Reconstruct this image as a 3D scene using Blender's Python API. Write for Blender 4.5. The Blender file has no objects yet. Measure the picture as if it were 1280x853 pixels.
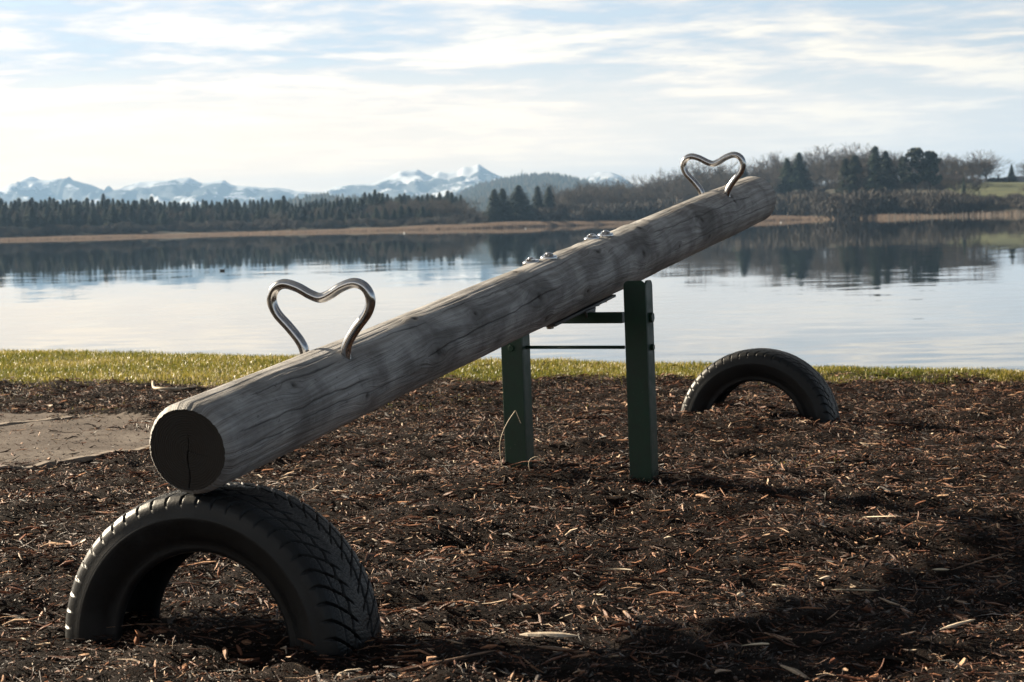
import bpy, math, random
import numpy as np
from mathutils import Vector, Matrix
PI = math.pi
rng = np.random.default_rng(7)
random.seed(7)
sc = bpy.context.scene
COL = sc.collection

# ------------------------------------------------------------------ camera
F = 2500.0; W0, H0 = 1280.0, 853.0; CAM_Z = 0.83; WATER_Z = -0.35
ROLL = math.atan(0.0256); PITCH = math.atan((426.5 - 279.6) * math.cos(ROLL) / F)
Rm = Matrix.Rotation(PI / 2 - PITCH, 3, 'X') @ Matrix.Rotation(-ROLL, 3, 'Z')
CAM = Vector((0, 0, CAM_Z))
cd = bpy.data.cameras.new('camera'); cam = bpy.data.objects.new('camera', cd); COL.objects.link(cam)
cam.matrix_world = Matrix.Translation(CAM) @ Rm.to_4x4()
cd.sensor_width = 36; cd.lens = F * 36 / 1280; cd.clip_start = 0.05; cd.clip_end = 60000
cd.dof.use_dof = True; cd.dof.focus_distance = 5.2; cd.dof.aperture_fstop = 13
sc.camera = cam

def ray(px, py):
    return Rm @ Vector(((px - W0 / 2) / F, -(py - H0 / 2) / F, -1.0))
def on_z(px, py, z=0.0):
    d = ray(px, py); return CAM + d * ((z - CAM_Z) / d.z)
def at(px, py, D):
    d = ray(px, py); return CAM + d * (D / d.y)
def proj(p):
    q = Rm.transposed() @ (Vector(p) - CAM)
    return (W0 / 2 + F * q.x / -q.z, H0 / 2 - F * q.y / -q.z)
def hor(px): return 296 - 0.0256 * px

# ------------------------------------------------------------------ noise
_T = np.random.default_rng(11).random((16, 256, 256))
def vn(x, y, s=0):
    x = np.asarray(x, float); y = np.asarray(y, float)
    xi = np.floor(x).astype(int); yi = np.floor(y).astype(int)
    fx = x - xi; fy = y - yi; fx = fx * fx * (3 - 2 * fx); fy = fy * fy * (3 - 2 * fy)
    t = _T[s % 16]; a = xi % 256; b = yi % 256; a1 = (xi + 1) % 256; b1 = (yi + 1) % 256
    return (t[a, b] * (1 - fx) + t[a1, b] * fx) * (1 - fy) + (t[a, b1] * (1 - fx) + t[a1, b1] * fx) * fy
def fbm(x, y, s=0, o=4):
    r = 0; amp = 1; tot = 0
    for k in range(o):
        r = r + vn(x * 2 ** k + 17.3 * k, y * 2 ** k + 5.1 * k, s + k) * amp; tot += amp; amp *= .5
    return r / tot
def sstep(a, b, x):
    t = np.clip((x - a) / (b - a), 0, 1); return t * t * (3 - 2 * t)

# ------------------------------------------------------------------ node helper
class M:
    def __init__(s, name):
        s.m = bpy.data.materials.new(name); s.m.use_nodes = True; s.nt = s.m.node_tree
        s.bs = s.nt.nodes['Principled BSDF']; s.out = s.nt.nodes['Material Output']
    def n(s, t, **kw):
        nd = s.nt.nodes.new('ShaderNode' + t)
        for k, v in kw.items():
            if k.startswith('i_'):
                key = k[2:]; key = int(key) if key.isdigit() else key.replace('_', ' ')
                s.set(nd.inputs[key], v)
            else: setattr(nd, k, v)
        return nd
    def set(s, sock, v):
        if isinstance(v, bpy.types.NodeSocket): s.nt.links.new(v, sock)
        elif isinstance(v, bpy.types.Node): s.nt.links.new(v.outputs[0], sock)
        else: sock.default_value = v
    def b(s, **kw):
        for k, v in kw.items(): s.set(s.bs.inputs[k.replace('_', ' ')], v)
        return s
    def coord(s, what='Object', sc=(1, 1, 1)):
        t = s.n('TexCoord'); mp = s.n('Mapping'); s.set(mp.inputs['Vector'], t.outputs[what]); mp.inputs['Scale'].default_value = sc; return mp
    def noise(s, vec, scale, detail=4, rough=.55, dist=0, out=0):
        nd = s.n('TexNoise'); s.set(nd.inputs['Vector'], vec); nd.inputs['Scale'].default_value = scale
        nd.inputs['Detail'].default_value = detail; nd.inputs['Roughness'].default_value = rough; nd.inputs['Distortion'].default_value = dist
        return nd.outputs[out]
    def ramp(s, fac, stops, interp='LINEAR'):
        r = s.n('ValToRGB'); s.set(r.inputs[0], fac); cr = r.color_ramp; cr.interpolation = interp
        while len(cr.elements) < len(stops): cr.elements.new(.5)
        for e, (p, c) in zip(cr.elements, stops):
            e.position = p; e.color = (c[0], c[1], c[2], 1) if not isinstance(c, (int, float)) else (c, c, c, 1)
        return r.outputs[0]
    def math(s, op, a, b=0., c=0., clamp=False):
        nd = s.n('Math', operation=op, use_clamp=clamp); s.set(nd.inputs[0], a); s.set(nd.inputs[1], b); s.set(nd.inputs[2], c); return nd.outputs[0]
    def mix(s, fac, a, b, mode='MIX'):
        nd = s.n('Mix', data_type='RGBA', blend_type=mode); s.set(nd.inputs[0], fac)
        for i, v in ((6, a), (7, b)):
            if isinstance(v, tuple) and len(v) == 3: v = (*v, 1)
            s.set(nd.inputs[i], v)
        return nd.outputs[2]
    def bump(s, h, strength=.5, dist=.01, normal=None):
        nd = s.n('Bump'); s.set(nd.inputs['Height'], h); nd.inputs['Strength'].default_value = strength; nd.inputs['Distance'].default_value = dist
        if normal is not None: s.set(nd.inputs['Normal'], normal)
        return nd.outputs[0]
    def attr(s, name, out='Fac'):
        return s.n('Attribute', attribute_name=name).outputs[out]

# ------------------------------------------------------------------ mesh helpers
def mesh_np(name, V, Fc, mat, parent=None, smooth=False, attrs=None, uv=None, link=True):
    """V (n,3); Fc (m,k) index array"""
    me = bpy.data.meshes.new(name); V = np.asarray(V, np.float32); Fc = np.asarray(Fc, np.int32)
    n, k = Fc.shape
    me.vertices.add(len(V)); me.vertices.foreach_set('co', V.ravel())
    me.loops.add(n * k); me.loops.foreach_set('vertex_index', Fc.ravel())
    me.polygons.add(n); me.polygons.foreach_set('loop_start', np.arange(0, n * k, k, dtype=np.int32))
    me.polygons.foreach_set('loop_total', np.full(n, k, np.int32))
    if smooth: me.polygons.foreach_set('use_smooth', np.ones(n, bool))
    if attrs:
        for an, av in attrs.items():
            a = me.attributes.new(an, 'FLOAT', 'POINT'); a.data.foreach_set('value', np.asarray(av, np.float32).ravel())
    if uv is not None:
        l = me.uv_layers.new(name='UVMap'); l.data.foreach_set('uv', np.asarray(uv, np.float32)[Fc.ravel()].ravel())
    me.update(calc_edges=True)
    if mat: me.materials.append(mat)
    if not link: return me
    o = bpy.data.objects.new(name, me); COL.objects.link(o); o.parent = parent
    return o
class MB:
    """collects polygons, then builds ONE mesh object"""
    def __init__(s): s.v = []; s.f = []
    def add(s, v, f):
        o = len(s.v); s.v += [tuple(p) for p in v]; s.f += [tuple(i + o for i in q) for q in f]; return s
    def tube(s, pts, rad, n=12, caps=True):
        pts = [Vector(p) for p in pts]; m = len(pts)
        if isinstance(rad, (int, float)): rad = [rad] * m
        vs = []; t0 = (pts[1] - pts[0]).normalized()
        nrm = t0.orthogonal().normalized()
        for i, p in enumerate(pts):
            t = (pts[min(i + 1, m - 1)] - pts[max(i - 1, 0)]).normalized()
            nrm = (nrm - t * nrm.dot(t)).normalized(); bi = t.cross(nrm)
            for k in range(n):
                a = 2 * PI * k / n; vs.append(p + (nrm * math.cos(a) + bi * math.sin(a)) * rad[i])
        fs = [(i * n + k, i * n + (k + 1) % n, (i + 1) * n + (k + 1) % n, (i + 1) * n + k) for i in range(m - 1) for k in range(n)]
        if caps: fs += [tuple(range(n))[::-1], tuple((m - 1) * n + k for k in range(n))]
        return s.add(vs, fs)
    def prism(s, poly, d):
        """poly: list of 3D points (planar), d: extrusion vector"""
        n = len(poly); d = Vector(d); a = [Vector(p) for p in poly]; b = [p + d for p in a]
        return s.add(a + b, [tuple(range(n))[::-1], tuple(range(n, 2 * n))] + [(i, (i + 1) % n, n + (i + 1) % n, n + i) for i in range(n)])
    def build(s, name, mat, parent=None, smooth=False, bevel=0, link=True):
        me = bpy.data.meshes.new(name); me.from_pydata(s.v, [], s.f); me.update()
        if smooth:
            for p in me.polygons: p.use_smooth = len(p.vertices) == 4
        if mat: me.materials.append(mat)
        if not link: return me
        o = bpy.data.objects.new(name, me); COL.objects.link(o); o.parent = parent
        if bevel:
            b = o.modifiers.new('bevel', 'BEVEL'); b.width = bevel; b.segments = 2; b.limit_method = 'ANGLE'
        return o
def tag(o, label=None, cat=None, group=None, kind=None):
    if label: o['label'] = label
    if cat: o['category'] = cat
    if group: o['group'] = group
    if kind: o['kind'] = kind
    return o
def empty(name, loc, label, cat, group=None, rz=0):
    o = bpy.data.objects.new(name, None); COL.objects.link(o); o.location = loc; o.rotation_euler = (0, 0, rz); o.empty_display_size = .1
    return tag(o, label, cat, group)
def place(me_list, name, loc, rz, scale, label, cat, group):
    r = empty(name, loc, label, cat, group, rz); r.scale = scale
    for nm, me in me_list:
        c = bpy.data.objects.new(nm, me); COL.objects.link(c); c.parent = r
    return r
def grid_faces(nr, nc, wrap=False):
    i = np.arange(nr - 1)[:, None]; j = np.arange(nc if wrap else nc - 1)[None, :]
    j1 = (j + 1) % nc
    return np.stack([i * nc + j, i * nc + j1, (i + 1) * nc + j1, (i + 1) * nc + j], -1).reshape(-1, 4)

# ------------------------------------------------------------------ layout of the near things
P0 = at(234, 563, 3.96); P1 = at(942, 249, 7.9)
LOGR = 0.0925; A = (P1 - P0); LOGL = A.length; A.normalize()
Rv = A.cross(Vector((0, 0, 1))).normalized(); Uv = Rv.cross(A)
AH = Vector((A.x, A.y, 0)).normalized(); RH = Vector((AH.y, -AH.x, 0))
PIV = P0 + A * (LOGL * .525)
TF = Vector((P0.x, P0.y, 0)) + AH * .13 + RH * -.012; TF.z = -.012
TB = at(949, 520, 8.1); TB.z = -.024
print('LOG', LOGL, P0, P1, 'TF', TF, 'TB', TB)

def shore_y(x): return 11.8 - .66 * np.clip(x, -14, 7)
def grass_y(x): return 10.42 - .17 * np.clip(x, -8, 6) + .03 * np.clip(x, -8, 0) ** 2
def path_mask(x, y):
    # sandy path, left; >0 inside
    n = (vn(x * 3, y * 3, 3) - .5) * .10
    near = (y - 7.63) * .59 - (x + 1.39) * .80 * 1.0          # near edge line through (-1.39,7.63)-( -1.81,7.06)
    near = ((x + 1.39) * -.805 + (y - 7.63) * .593)
    far = (-(x + 1.62) * .547 - (y - 8.88) * .837)
    right = -(x + 1.05) + n * 2
    return np.minimum(np.minimum(near, far + n), right)
def ground_z(x, y, fine=True):
    x = np.asarray(x, float); y = np.asarray(y, float)
    g = sstep(-.15, .25, y - grass_y(x)); pm = sstep(-.05, .06, path_mask(x, y))
    mul = (1 - .75 * g) * (1 - .96 * pm)
    z = (fbm(x * 1.3, y * 1.3, 1, 3) - .5) * .09 * mul
    if fine:
        z = z + ((fbm(x * 7, y * 7, 2, 3) - .5) * .062 + (fbm(x * 28, y * 28, 5, 2) - .5) * .014) * mul
    for cx, cy, h, s in ((PIV.x + .17, PIV.y - .05, .012, .30), (PIV.x - .22, PIV.y, .008, .25), (PIV.x, PIV.y - .1, .02, .8),
                         (TF.x + .02, TF.y + .02, .045, .13), (TB.x, TB.y, .05, .17), (TB.x - .3, TB.y - .35, .03, .25), (-.35, 5.9, .02, .4)):
        z = z + h * np.exp(-((x - cx) ** 2 + (y - cy) ** 2) / (2 * s * s))
    z = z - .02 * np.exp(-((x - TF.x - .1) ** 2 + (y - TF.y + .35) ** 2) / .03)
    z = z + .015 * g
    d = y - shore_y(x)
    z = z - 1.3 * sstep(-.02, 2.2, d)
    return z
def gz(x, y): return float(ground_z(np.array([x]), np.array([y]))[0])

# ------------------------------------------------------------------ materials
def mat_mulch_ground():
    m = M('mulch_soil'); c = m.coord('Object')
    n1 = m.noise(c, 60, 6, .7); n2 = m.noise(c, 2.2, 3); n3 = m.noise(c, 300, 2)
    col = m.ramp(n1, [(.3, (.004, .0025, .002)), (.52, (.012, .006, .004)), (.68, (.03, .014, .009)), (.8, (.08, .04, .024))])
    col = m.mix(m.ramp(n2, [(.35, 0), (.7, .6)]), col, (.009, .005, .004))
    g = m.attr('grass'); gc = m.ramp(n1, [(.3, (.035, .032, .012)), (.7, (.10, .10, .03))])
    col = m.mix(g, col, gc)
    m.b(Base_Color=col, Roughness=.9, Normal=m.bump(m.math('ADD', n1, m.math('MULTIPLY', n3, .5)), 1.0, .02)); m.bs.inputs['Specular IOR Level'].default_value = .15; return m.m
def mat_chips():
    m = M('bark_chips'); r = m.attr('rnd'); c = m.coord('Object')
    col = m.ramp(r, [(0, (.006, .003, .002)), (.34, (.018, .0075, .005)), (.60, (.068, .028, .016)), (.80, (.17, .070, .040)), (.92, (.34, .18, .105)), (.975, (.52, .36, .24)), (1, (.60, .50, .38))])
    n = m.noise(c, 220, 3)
    col = m.mix(.55, col, m.ramp(n, [(.3, .35), (.7, 1.4)]), 'MULTIPLY')
    m.b(Base_Color=col, Roughness=.52, Normal=m.bump(n, .6, .004))
    m.bs.inputs['Specular IOR Level'].default_value = .28
    return m.m
def mat_path():
    m = M('sandy_path'); c = m.coord('Object')
    a = m.noise(c, 3, 5, .6); b = m.noise(c, 90, 4, .7)
    col = m.ramp(a, [(.3, (.06, .042, .032)), (.5, (.11, .085, .068)), (.7, (.19, .16, .135))])
    col = m.mix(m.ramp(b, [(.50, 0), (.62, .85)]), col, (.045, .028, .02))
    m.b(Base_Color=col, Roughness=.9, Normal=m.bump(b, .6, .008)); return m.m
def mat_grass():
    m = M('grass_blades'); r = m.attr('rnd')
    col = m.ramp(r, [(0, (.06, .085, .012)), (.35, (.16, .17, .025)), (.65, (.30, .26, .05)), (.88, (.44, .34, .11)), (1, (.65, .57, .38))])
    m.b(Base_Color=col, Roughness=.38)
    tr = m.n('BsdfTranslucent'); m.set(tr.inputs[0], col); mx = m.n('MixShader', i_0=.45)
    m.set(mx.inputs[1], m.bs.outputs[0]); m.set(mx.inputs[2], tr.outputs[0]); m.set(m.out.inputs[0], mx.outputs[0]); return m.m
def mat_wood():
    m = M('weathered_log_wood')
    g = m.n('UVMap').outputs[0]
    def mp(sc):
        q = m.n('Mapping'); m.set(q.inputs[0], g); q.inputs['Scale'].default_value = sc; return q
    warp = m.noise(mp((1.6, 5, 1)), 1, 3)
    add = m.n('VectorMath', operation='MULTIPLY_ADD')
    nz = m.n('TexNoise'); m.set(nz.inputs['Vector'], mp((1.8, 5, 1)).outputs[0]); nz.inputs['Scale'].default_value = 1; nz.inputs['Detail'].default_value = 2
    sub = m.n('VectorMath', operation='SUBTRACT'); m.set(sub.inputs[0], nz.outputs[1]); sub.inputs[1].default_value = (.5, .5, .5)
    m.set(add.inputs[0], sub.outputs[0]); add.inputs[1].default_value = (.0, .05, 0); m.set(add.inputs[2], g)
    def mp2(sc):
        q = m.n('Mapping'); m.set(q.inputs[0], add.outputs[0]); q.inputs['Scale'].default_value = sc; return q
    fine = m.noise(mp2((9, 420, 1)), 1, 4, .6)
    med = m.noise(mp2((2.2, 90, 1)), 1, 3, .6)
    obj = m.coord('Object')
    blot = m.noise(obj, 6.5, 4, .6); spot = m.noise(obj, 38, 4, .7); sp2 = m.noise(mp((60, 75, 1)), 1, 3, .7)
    col = m.ramp(med, [(.28, (.27, .255, .24)), (.46, (.41, .40, .39)), (.68, (.58, .575, .57))])
    col = m.mix(m.math('MULTIPLY', m.ramp(fine, [(.36, .8), (.50, 0)]), m.ramp(m.noise(mp((1.5, 14, 1)), 1, 3), [(.42, .12), (.62, 1)])), col, (.055, .049, .045))
    col = m.mix(m.ramp(blot, [(.42, 0), (.66, .62)]), col, (.085, .077, .070))
    col = m.mix(m.ramp(spot, [(.60, 0), (.72, .55)]), col, (.42, .42, .41))
    col = m.mix(m.ramp(sp2, [(.63, 0), (.70, .6)]), col, (.05, .045, .04))
    col = m.mix(m.math('MULTIPLY', m.attr('stain'), .78), col, (.060, .052, .048))
    col = m.mix(m.attr('knot'), col, (.045, .036, .030))
    col = m.mix(m.math('MULTIPLY', m.attr('crack'), .8), col, (.03, .026, .022))
    h = m.math('ADD', m.math('MULTIPLY', fine, .5), m.math('MULTIPLY', med, .8)); h = m.math('ADD', h, m.math('MULTIPLY', spot, .3))
    m.b(Base_Color=col, Roughness=.62, Normal=m.bump(h, .85, .006)); m.bs.inputs['Specular IOR Level'].default_value = .35
    return m.m
def mat_endgrain():
    m = M('log_end_grain'); r = m.attr('ring'); c = m.coord('Object')
    n = m.noise(c, 12, 4); w = m.math('SINE', m.math('ADD', m.math('MULTIPLY', r, 1300), m.math('MULTIPLY', n, 9)))
    col = m.mix(m.ramp(w, [(0, 0), (1, .6)]), (.034, .027, .021), (.019, .0155, .013))
    col = m.mix(m.ramp(m.noise(c, 25, 5, .7), [(.45, 0), (.62, .7)]), col, (.03, .026, .022))
    col = m.mix(m.attr('crack'), col, (.008, .007, .006))
    m.b(Base_Color=col, Roughness=.9, Normal=m.bump(m.math('ADD', w, m.math('MULTIPLY', n, 6)), .3, .003)); return m.m
def mat_rubber():
    m = M('tyre_rubber'); c = m.coord('Object')
    n = m.noise(c, 14, 5, .65); n2 = m.noise(c, 160, 3, .7)
    col = m.ramp(n, [(.3, (.004, .005, .006)), (.6, (.007, .008, .009)), (.8, (.016, .016, .015))])
    col = m.mix(m.ramp(n2, [(.62, 0), (.75, .35)]), col, (.032, .030, .027))
    m.b(Base_Color=col, Roughness=m.ramp(n, [(.3, .34), (.7, .55)]), Normal=m.bump(n2, .25, .002)); m.bs.inputs['Specular IOR Level'].default_value = .38
    return m.m
def mat_steel():
    m = M('stainless_steel'); c = m.coord('Object')
    n = m.noise(c, 40, 4, .6)
    m.b(Base_Color=m.ramp(n, [(.3, (.50, .50, .51)), (.7, (.68, .68, .69))]), Metallic=1.0, Roughness=m.ramp(n, [(.3, .14), (.7, .26)])); return m.m
def mat_green():
    m = M('green_painted_steel'); c = m.coord('Object')
    n = m.noise(c, 22, 5, .65); n2 = m.noise(c, 130, 4, .7)
    col = m.ramp(n, [(.3, (.002, .021, .010)), (.7, (.004, .038, .018))])
    col = m.mix(m.ramp(n2, [(.66, 0), (.74, .8)]), col, (.10, .11, .09))
    m.b(Base_Color=col, Roughness=m.ramp(n, [(.3, .38), (.7, .6)]), Normal=m.bump(n2, .2, .002)); return m.m
def mat_flat(name, c1, c2, scale=8, rough=.8, bump=.3, bd=.01):
    m = M(name); c = m.coord('Object'); n = m.noise(c, scale, 5, .65)
    m.b(Base_Color=m.ramp(n, [(.3, c1), (.7, c2)]), Roughness=rough, Normal=m.bump(n, bump, bd)); return m.m
MAT = dict(soil=mat_mulch_ground(), chips=mat_chips(), path=mat_path(), grass=mat_grass(), wood=mat_wood(), cap=mat_endgrain(), rubber=mat_rubber(),
    steel=mat_steel(), green=mat_green(),
    dsteel=mat_flat('dark_zinc_plate', (.05, .05, .05), (.10, .10, .10), 30, .5),
    edging=mat_flat('grey_edging_board', (.20, .16, .13), (.34, .29, .24), 30, .85),
    pale=mat_flat('pale_split_wood', (.40, .31, .22), (.70, .60, .48), 60, .7, .5, .003),
    tan=mat_flat('brown_bark_strip', (.12, .07, .045), (.26, .16, .10), 60, .7, .5, .003),
    straw=mat_flat('dry_straw', (.42, .34, .23), (.66, .57, .43), 60, .6, .3, .002))

# ------------------------------------------------------------------ near ground
def axis(dense0, dense1, step, lo, hi, n):
    d = np.arange(dense0, dense1, step); t = np.linspace(0, 1, n + 1)[1:]
    a = dense0 - (dense0 - lo) * t[::-1] ** 2.4; b = dense1 + (hi - dense1) * t ** 2.4
    return np.concatenate([a, d, b])
gx = axis(-3.3, 3.0, .018, -70, 60, 40); gy = axis(3.2, 12.5, .020, -60, 45, 40)
X, Y = np.meshgrid(gx, gy); Z = ground_z(X, Y)
gm = sstep(-.15, .1, Y - grass_y(X) + (fbm(X * 3, Y * 3, 4, 3) - .5) * .7)
gm = np.maximum(gm, sstep(3, 6, np.abs(X)) * .7 * sstep(.4, .6, fbm(X * .4, Y * .4, 6)))
gm = np.maximum(gm, sstep(1.5, -2, Y) * .9)
gr = mesh_np('ground', np.stack([X, Y, Z], -1).reshape(-1, 3), grid_faces(len(gy), len(gx)), MAT['soil'], smooth=True, attrs={'grass': gm.ravel()})
tag(gr, kind='structure')

# path sheet, hugging the ground a few mm above it
px_ = np.linspace(-4.6, -1.0, 190); py_ = np.linspace(4.2, 12.2, 330)
X, Y = np.meshgrid(px_, py_); pmk = path_mask(X, Y); Z = ground_z(X, Y) + np.where(pmk > 0, .006, -.02)
Z += (fbm(X * 9, Y * 9, 8) - .5) * .008
Z -= .5 * (Y > grass_y(X) - .1)
fc = grid_faces(len(py_), len(px_)); keep = (pmk.ravel()[fc] > -.03).all(1) & (Z.ravel()[fc] > -.2).all(1)
tag(mesh_np('path', np.stack([X, Y, Z], -1).reshape(-1, 3), fc[keep], MAT['path'], smooth=True), kind='structure')

def edging(p, q, w, h, label, seed):
    n = 60; mb = MB(); d = (Vector(q) - Vector(p)); s = Vector((-d.y, d.x)).normalized(); vs = []
    for i in range(n + 1):
        c = Vector(p) + d * (i / n); j = (float(vn(i * .3, seed, 2)) - .5) * .03
        z = gz(c.x, c.y) + h * (.75 + .5 * float(vn(i * .5, seed + 3, 4)))
        for a, zz in ((-w / 2, -.05), (-w / 2 * .9, z - gz(c.x, c.y)), (w / 2 * .9, z - gz(c.x, c.y)), (w / 2, -.05)):
            vs.append((c.x + s.x * (a + j), c.y + s.y * (a + j), gz(c.x, c.y) + zz))
    fs = [(i * 4 + k, i * 4 + k + 1, i * 4 + k + 5, i * 4 + k + 4) for i in range(n) for k in range(3)] + [(0, 1, 2, 3), (n * 4 + 3, n * 4 + 2, n * 4 + 1, n * 4)]
    tag(mb.add(vs, fs).build('edging_board', MAT['edging']), label, 'edging')
edging((-1.17, 7.92), (-2.75, 5.78), .035, .016, 'long thin grey board edging the near side of the sandy path', 1)
edging((-1.97, 9.02), (-2.9, 8.0), .045, .012, 'short low kerb line lying across the sandy path towards the grass', 7)

# ------------------------------------------------------------------ mulch chips (stuff)
def make_chips(n, ymin, ymax, Lr, wr, name, seed, pale=0.0, lift=.0):
    r = np.random.default_rng(seed)
    # area-uniform over the trapezoid around the view
    y = ymin + (ymax - ymin) * r.random(n) ** .85
    x = (r.random(n) - .5) * 2 * (.30 * y + .55)
    g = sstep(-.25, .3, y - grass_y(x) + (fbm(x * 3, y * 3, 4, 3) - .5) * .7)
    pm = path_mask(x, y)
    keep = (r.random(n) > g * .97) & ((pm < 0.0) | (r.random(n) < .12 + .5 * (fbm(x * 4, y * 2.5, 14, 3) > .54))) & (y < shore_y(x) - .1)
    clump = fbm(x * 5, y * 5, 9, 3); keep &= r.random(n) < .45 + 1.1 * clump
    x = x[keep]; y = y[keep]; n = len(x)
    L = Lr[0] + (Lr[1] - Lr[0]) * r.random(n) ** 2.2; w = wr[0] + (wr[1] - wr[0]) * r.random(n) ** 1.8; w = np.minimum(w, L * np.where(r.random(n) < .4, .8, .35))
    th = np.minimum(w * .5, .005)
    swirl = fbm(x * 2.5, y * 2.5, 12, 2) * 6
    az = np.where(r.random(n) < .55, swirl + r.normal(0, .5, n), r.random(n) * 2 * PI); tilt = r.normal(0, .26, n)
    up = (r.random(n) < .06) & (L < .03); tilt[up] = r.normal(.0, .8, up.sum()); tilt = np.where(L > .05, tilt * .4, tilt)
    d = np.stack([np.cos(az) * np.cos(tilt), np.sin(az) * np.cos(tilt), np.sin(tilt)], 1)
    s0 = np.stack([-np.sin(az), np.cos(az), np.zeros(n)], 1); u0 = np.cross(d, s0)
    ro = r.normal(0, .7, n)[:, None]; s = s0 * np.cos(ro) + u0 * np.sin(ro); u = np.cross(d, s)
    z = ground_z(x, y) + .002 + r.random(n) * .010 + lift + np.abs(np.sin(tilt)) * L * .3
    c = np.stack([x, y, z], 1)
    cv = np.where(L > .03, .06, .035); bend = (r.normal(0, 1, n) * cv * L)[:, None]; bs = (r.normal(0, 1, n) * cv * L)[:, None]
    V = np.empty((n, 9, 3))
    for i, (t, k) in enumerate(((-.5, .55), (0., 1.), (.5, .3))):
        cc = c + d * (t * L)[:, None] + (u * bend + s * bs) * (1 if i == 1 else 0)
        V[:, i * 3] = cc - s * (w * .5 * k)[:, None]; V[:, i * 3 + 1] = cc + s * (w * .5 * k)[:, None]; V[:, i * 3 + 2] = cc + u * (th * k)[:, None] * -1
    q = np.array([[0, 1, 4, 3], [1, 2, 5, 4], [2, 0, 3, 5], [3, 4, 7, 6], [4, 5, 8, 7], [5, 3, 6, 8]])
    Fc = (np.arange(n)[:, None, None] * 9 + q[None]).reshape(-1, 4)
    rnd = r.random(n) * (1 - pale) + pale * r.random(n) ** .3
    o = mesh_np(name, V.reshape(-1, 3), Fc, MAT['chips'], attrs={'rnd': np.repeat(rnd, 9)})
    return o
tag(make_chips(430000, 3.3, 12.0, (.003, .020), (.0015, .0065), 'bark_mulch', 21), 'dark brown bark mulch covering the play area', 'mulch', kind='stuff')
tag(make_chips(24000, 3.3, 11.5, (.02, .075), (.003, .014), 'wood_chips', 22, .0, .003), 'coarser splintered wood chips strewn over the dark mulch', 'wood chips', kind='stuff')
tag(make_chips(2600, 3.3, 11.0, (.04, .15), (.0016, .0038), 'dry_fibres', 23, .35, .006), 'thin pale root fibres and straws strewn through the mulch', 'fibres', kind='stuff')

# ------------------------------------------------------------------ grass (stuff)
def make_grass(name, n, seed, region):
    r = np.random.default_rng(seed); x, y, keep, hs = region(r, n); x = x[keep]; y = y[keep]; hs = hs[keep]; n = len(x)
    h = (.013 + .024 * r.random(n) ** 2.2) * hs; h *= .7 + .6 * fbm(x * 4, y * 4, 3)
    az = r.random(n) * 2 * PI; lean = r.random(n) * .9; w = .0016 + .0026 * r.random(n)
    z = ground_z(x, y) - .003; c = np.stack([x, y, z], 1)
    ld = np.stack([np.cos(az), np.sin(az), np.zeros(n)], 1); sd = np.stack([-np.sin(az + .5), np.cos(az + .5), np.zeros(n)], 1)
    V = np.empty((n, 5, 3)); up = np.array([0, 0, 1.])
    mid = c + up * (h * .6)[:, None] + ld * (h * lean * .25)[:, None]; top = c + up * (h * (1 - .25 * lean))[:, None] + ld * (h * lean * .8)[:, None]
    V[:, 0] = c - sd * w[:, None] / 2; V[:, 1] = c + sd * w[:, None] / 2; V[:, 2] = mid + sd * w[:, None] * .45; V[:, 3] = mid - sd * w[:, None] * .45; V[:, 4] = top
    q = np.array([[0, 1, 2], [0, 2, 3], [3, 2, 4]]); Fc = (np.arange(n)[:, None, None] * 5 + q[None]).reshape(-1, 3)
    rnd = np.clip(r.normal(.5, .24, n) + (fbm(x * 1.5, y * 1.5, 7) - .5) * .7, 0, 1)
    return mesh_np(name, V.reshape(-1, 3), Fc, MAT['grass'], attrs={'rnd': np.repeat(rnd, 5)})
def reg_strip(r, n):
    x = -5.2 + 9.2 * r.random(n) ** 1.15; y0 = grass_y(x) - .35; y1 = shore_y(x) + .5; y = y0 + (y1 - y0) * r.random(n)
    m = (y - grass_y(x) + (fbm(x * 3, y * 3, 4, 3) - .5) * 1.1); keep = r.random(n) < sstep(-.12, .18, m) * (.35 + .9 * fbm(x * 6, y * 6, 2)) + .015
    return x, y, keep, np.ones(n)
tag(make_grass('grass', 260000, 31, reg_strip), 'short yellow green grass along the lake bank', 'grass', kind='stuff')
def reg_tufts(r, n):
    cs = [on_z(*p) for p in ((45, 490), (120, 522), (150, 508), (30, 482), (250, 505), (600, 500), (985, 592), (1060, 473), (930, 480), (1180, 480), (520, 512), (700, 505), (985, 580), (20, 500), (330, 500))]
    k = r.integers(0, len(cs), n); x = np.array([c.x for c in cs])[k] + r.normal(0, .11, n); y = np.array([c.y for c in cs])[k] + r.normal(0, .14, n)
    return x, y, np.ones(n, bool), np.full(n, .55)
tag(make_grass('sparse_grass', 1500, 32, reg_tufts), 'sparse short grass sprouting through the mulch', 'grass', kind='stuff')

# ------------------------------------------------------------------ seesaw
saw = empty('seesaw', (PIV.x, PIV.y, 0), 'grey weathered log seesaw on green steel posts with two heart shaped steel handles', 'seesaw')
def child(o):
    o.parent = saw; o.matrix_parent_inverse = Matrix.Translation((-PIV.x, -PIV.y, 0)); return o
NS, NT = 1150, 400
s = np.concatenate([np.linspace(0, .024, 14), np.linspace(.024, LOGL - .02, NS - 26)[1:-1], np.linspace(LOGL - .02, LOGL, 14)]); th = np.linspace(0, 2 * PI, NT, endpoint=False) - PI / 2     # th=PI/2 is up, 0 is right side; seam at the bottom
S, T = np.meshgrid(s, th, indexing='ij'); ARC = T * LOGR
Rr = LOGR * (1 + .018 * (vn(S * 1.2, np.sin(T) * .8 + 3, 1) - .5) * 2) + .0025 * (vn(S * 5, np.cos(T) * 2 + 9, 2) - .5) + .003 * (vn(S * 3, np.cos(T) * 1.5 + 9, 6) - .5)
G = ARC.copy(); KN = np.zeros_like(S)
kr = np.random.default_rng(5)
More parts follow.
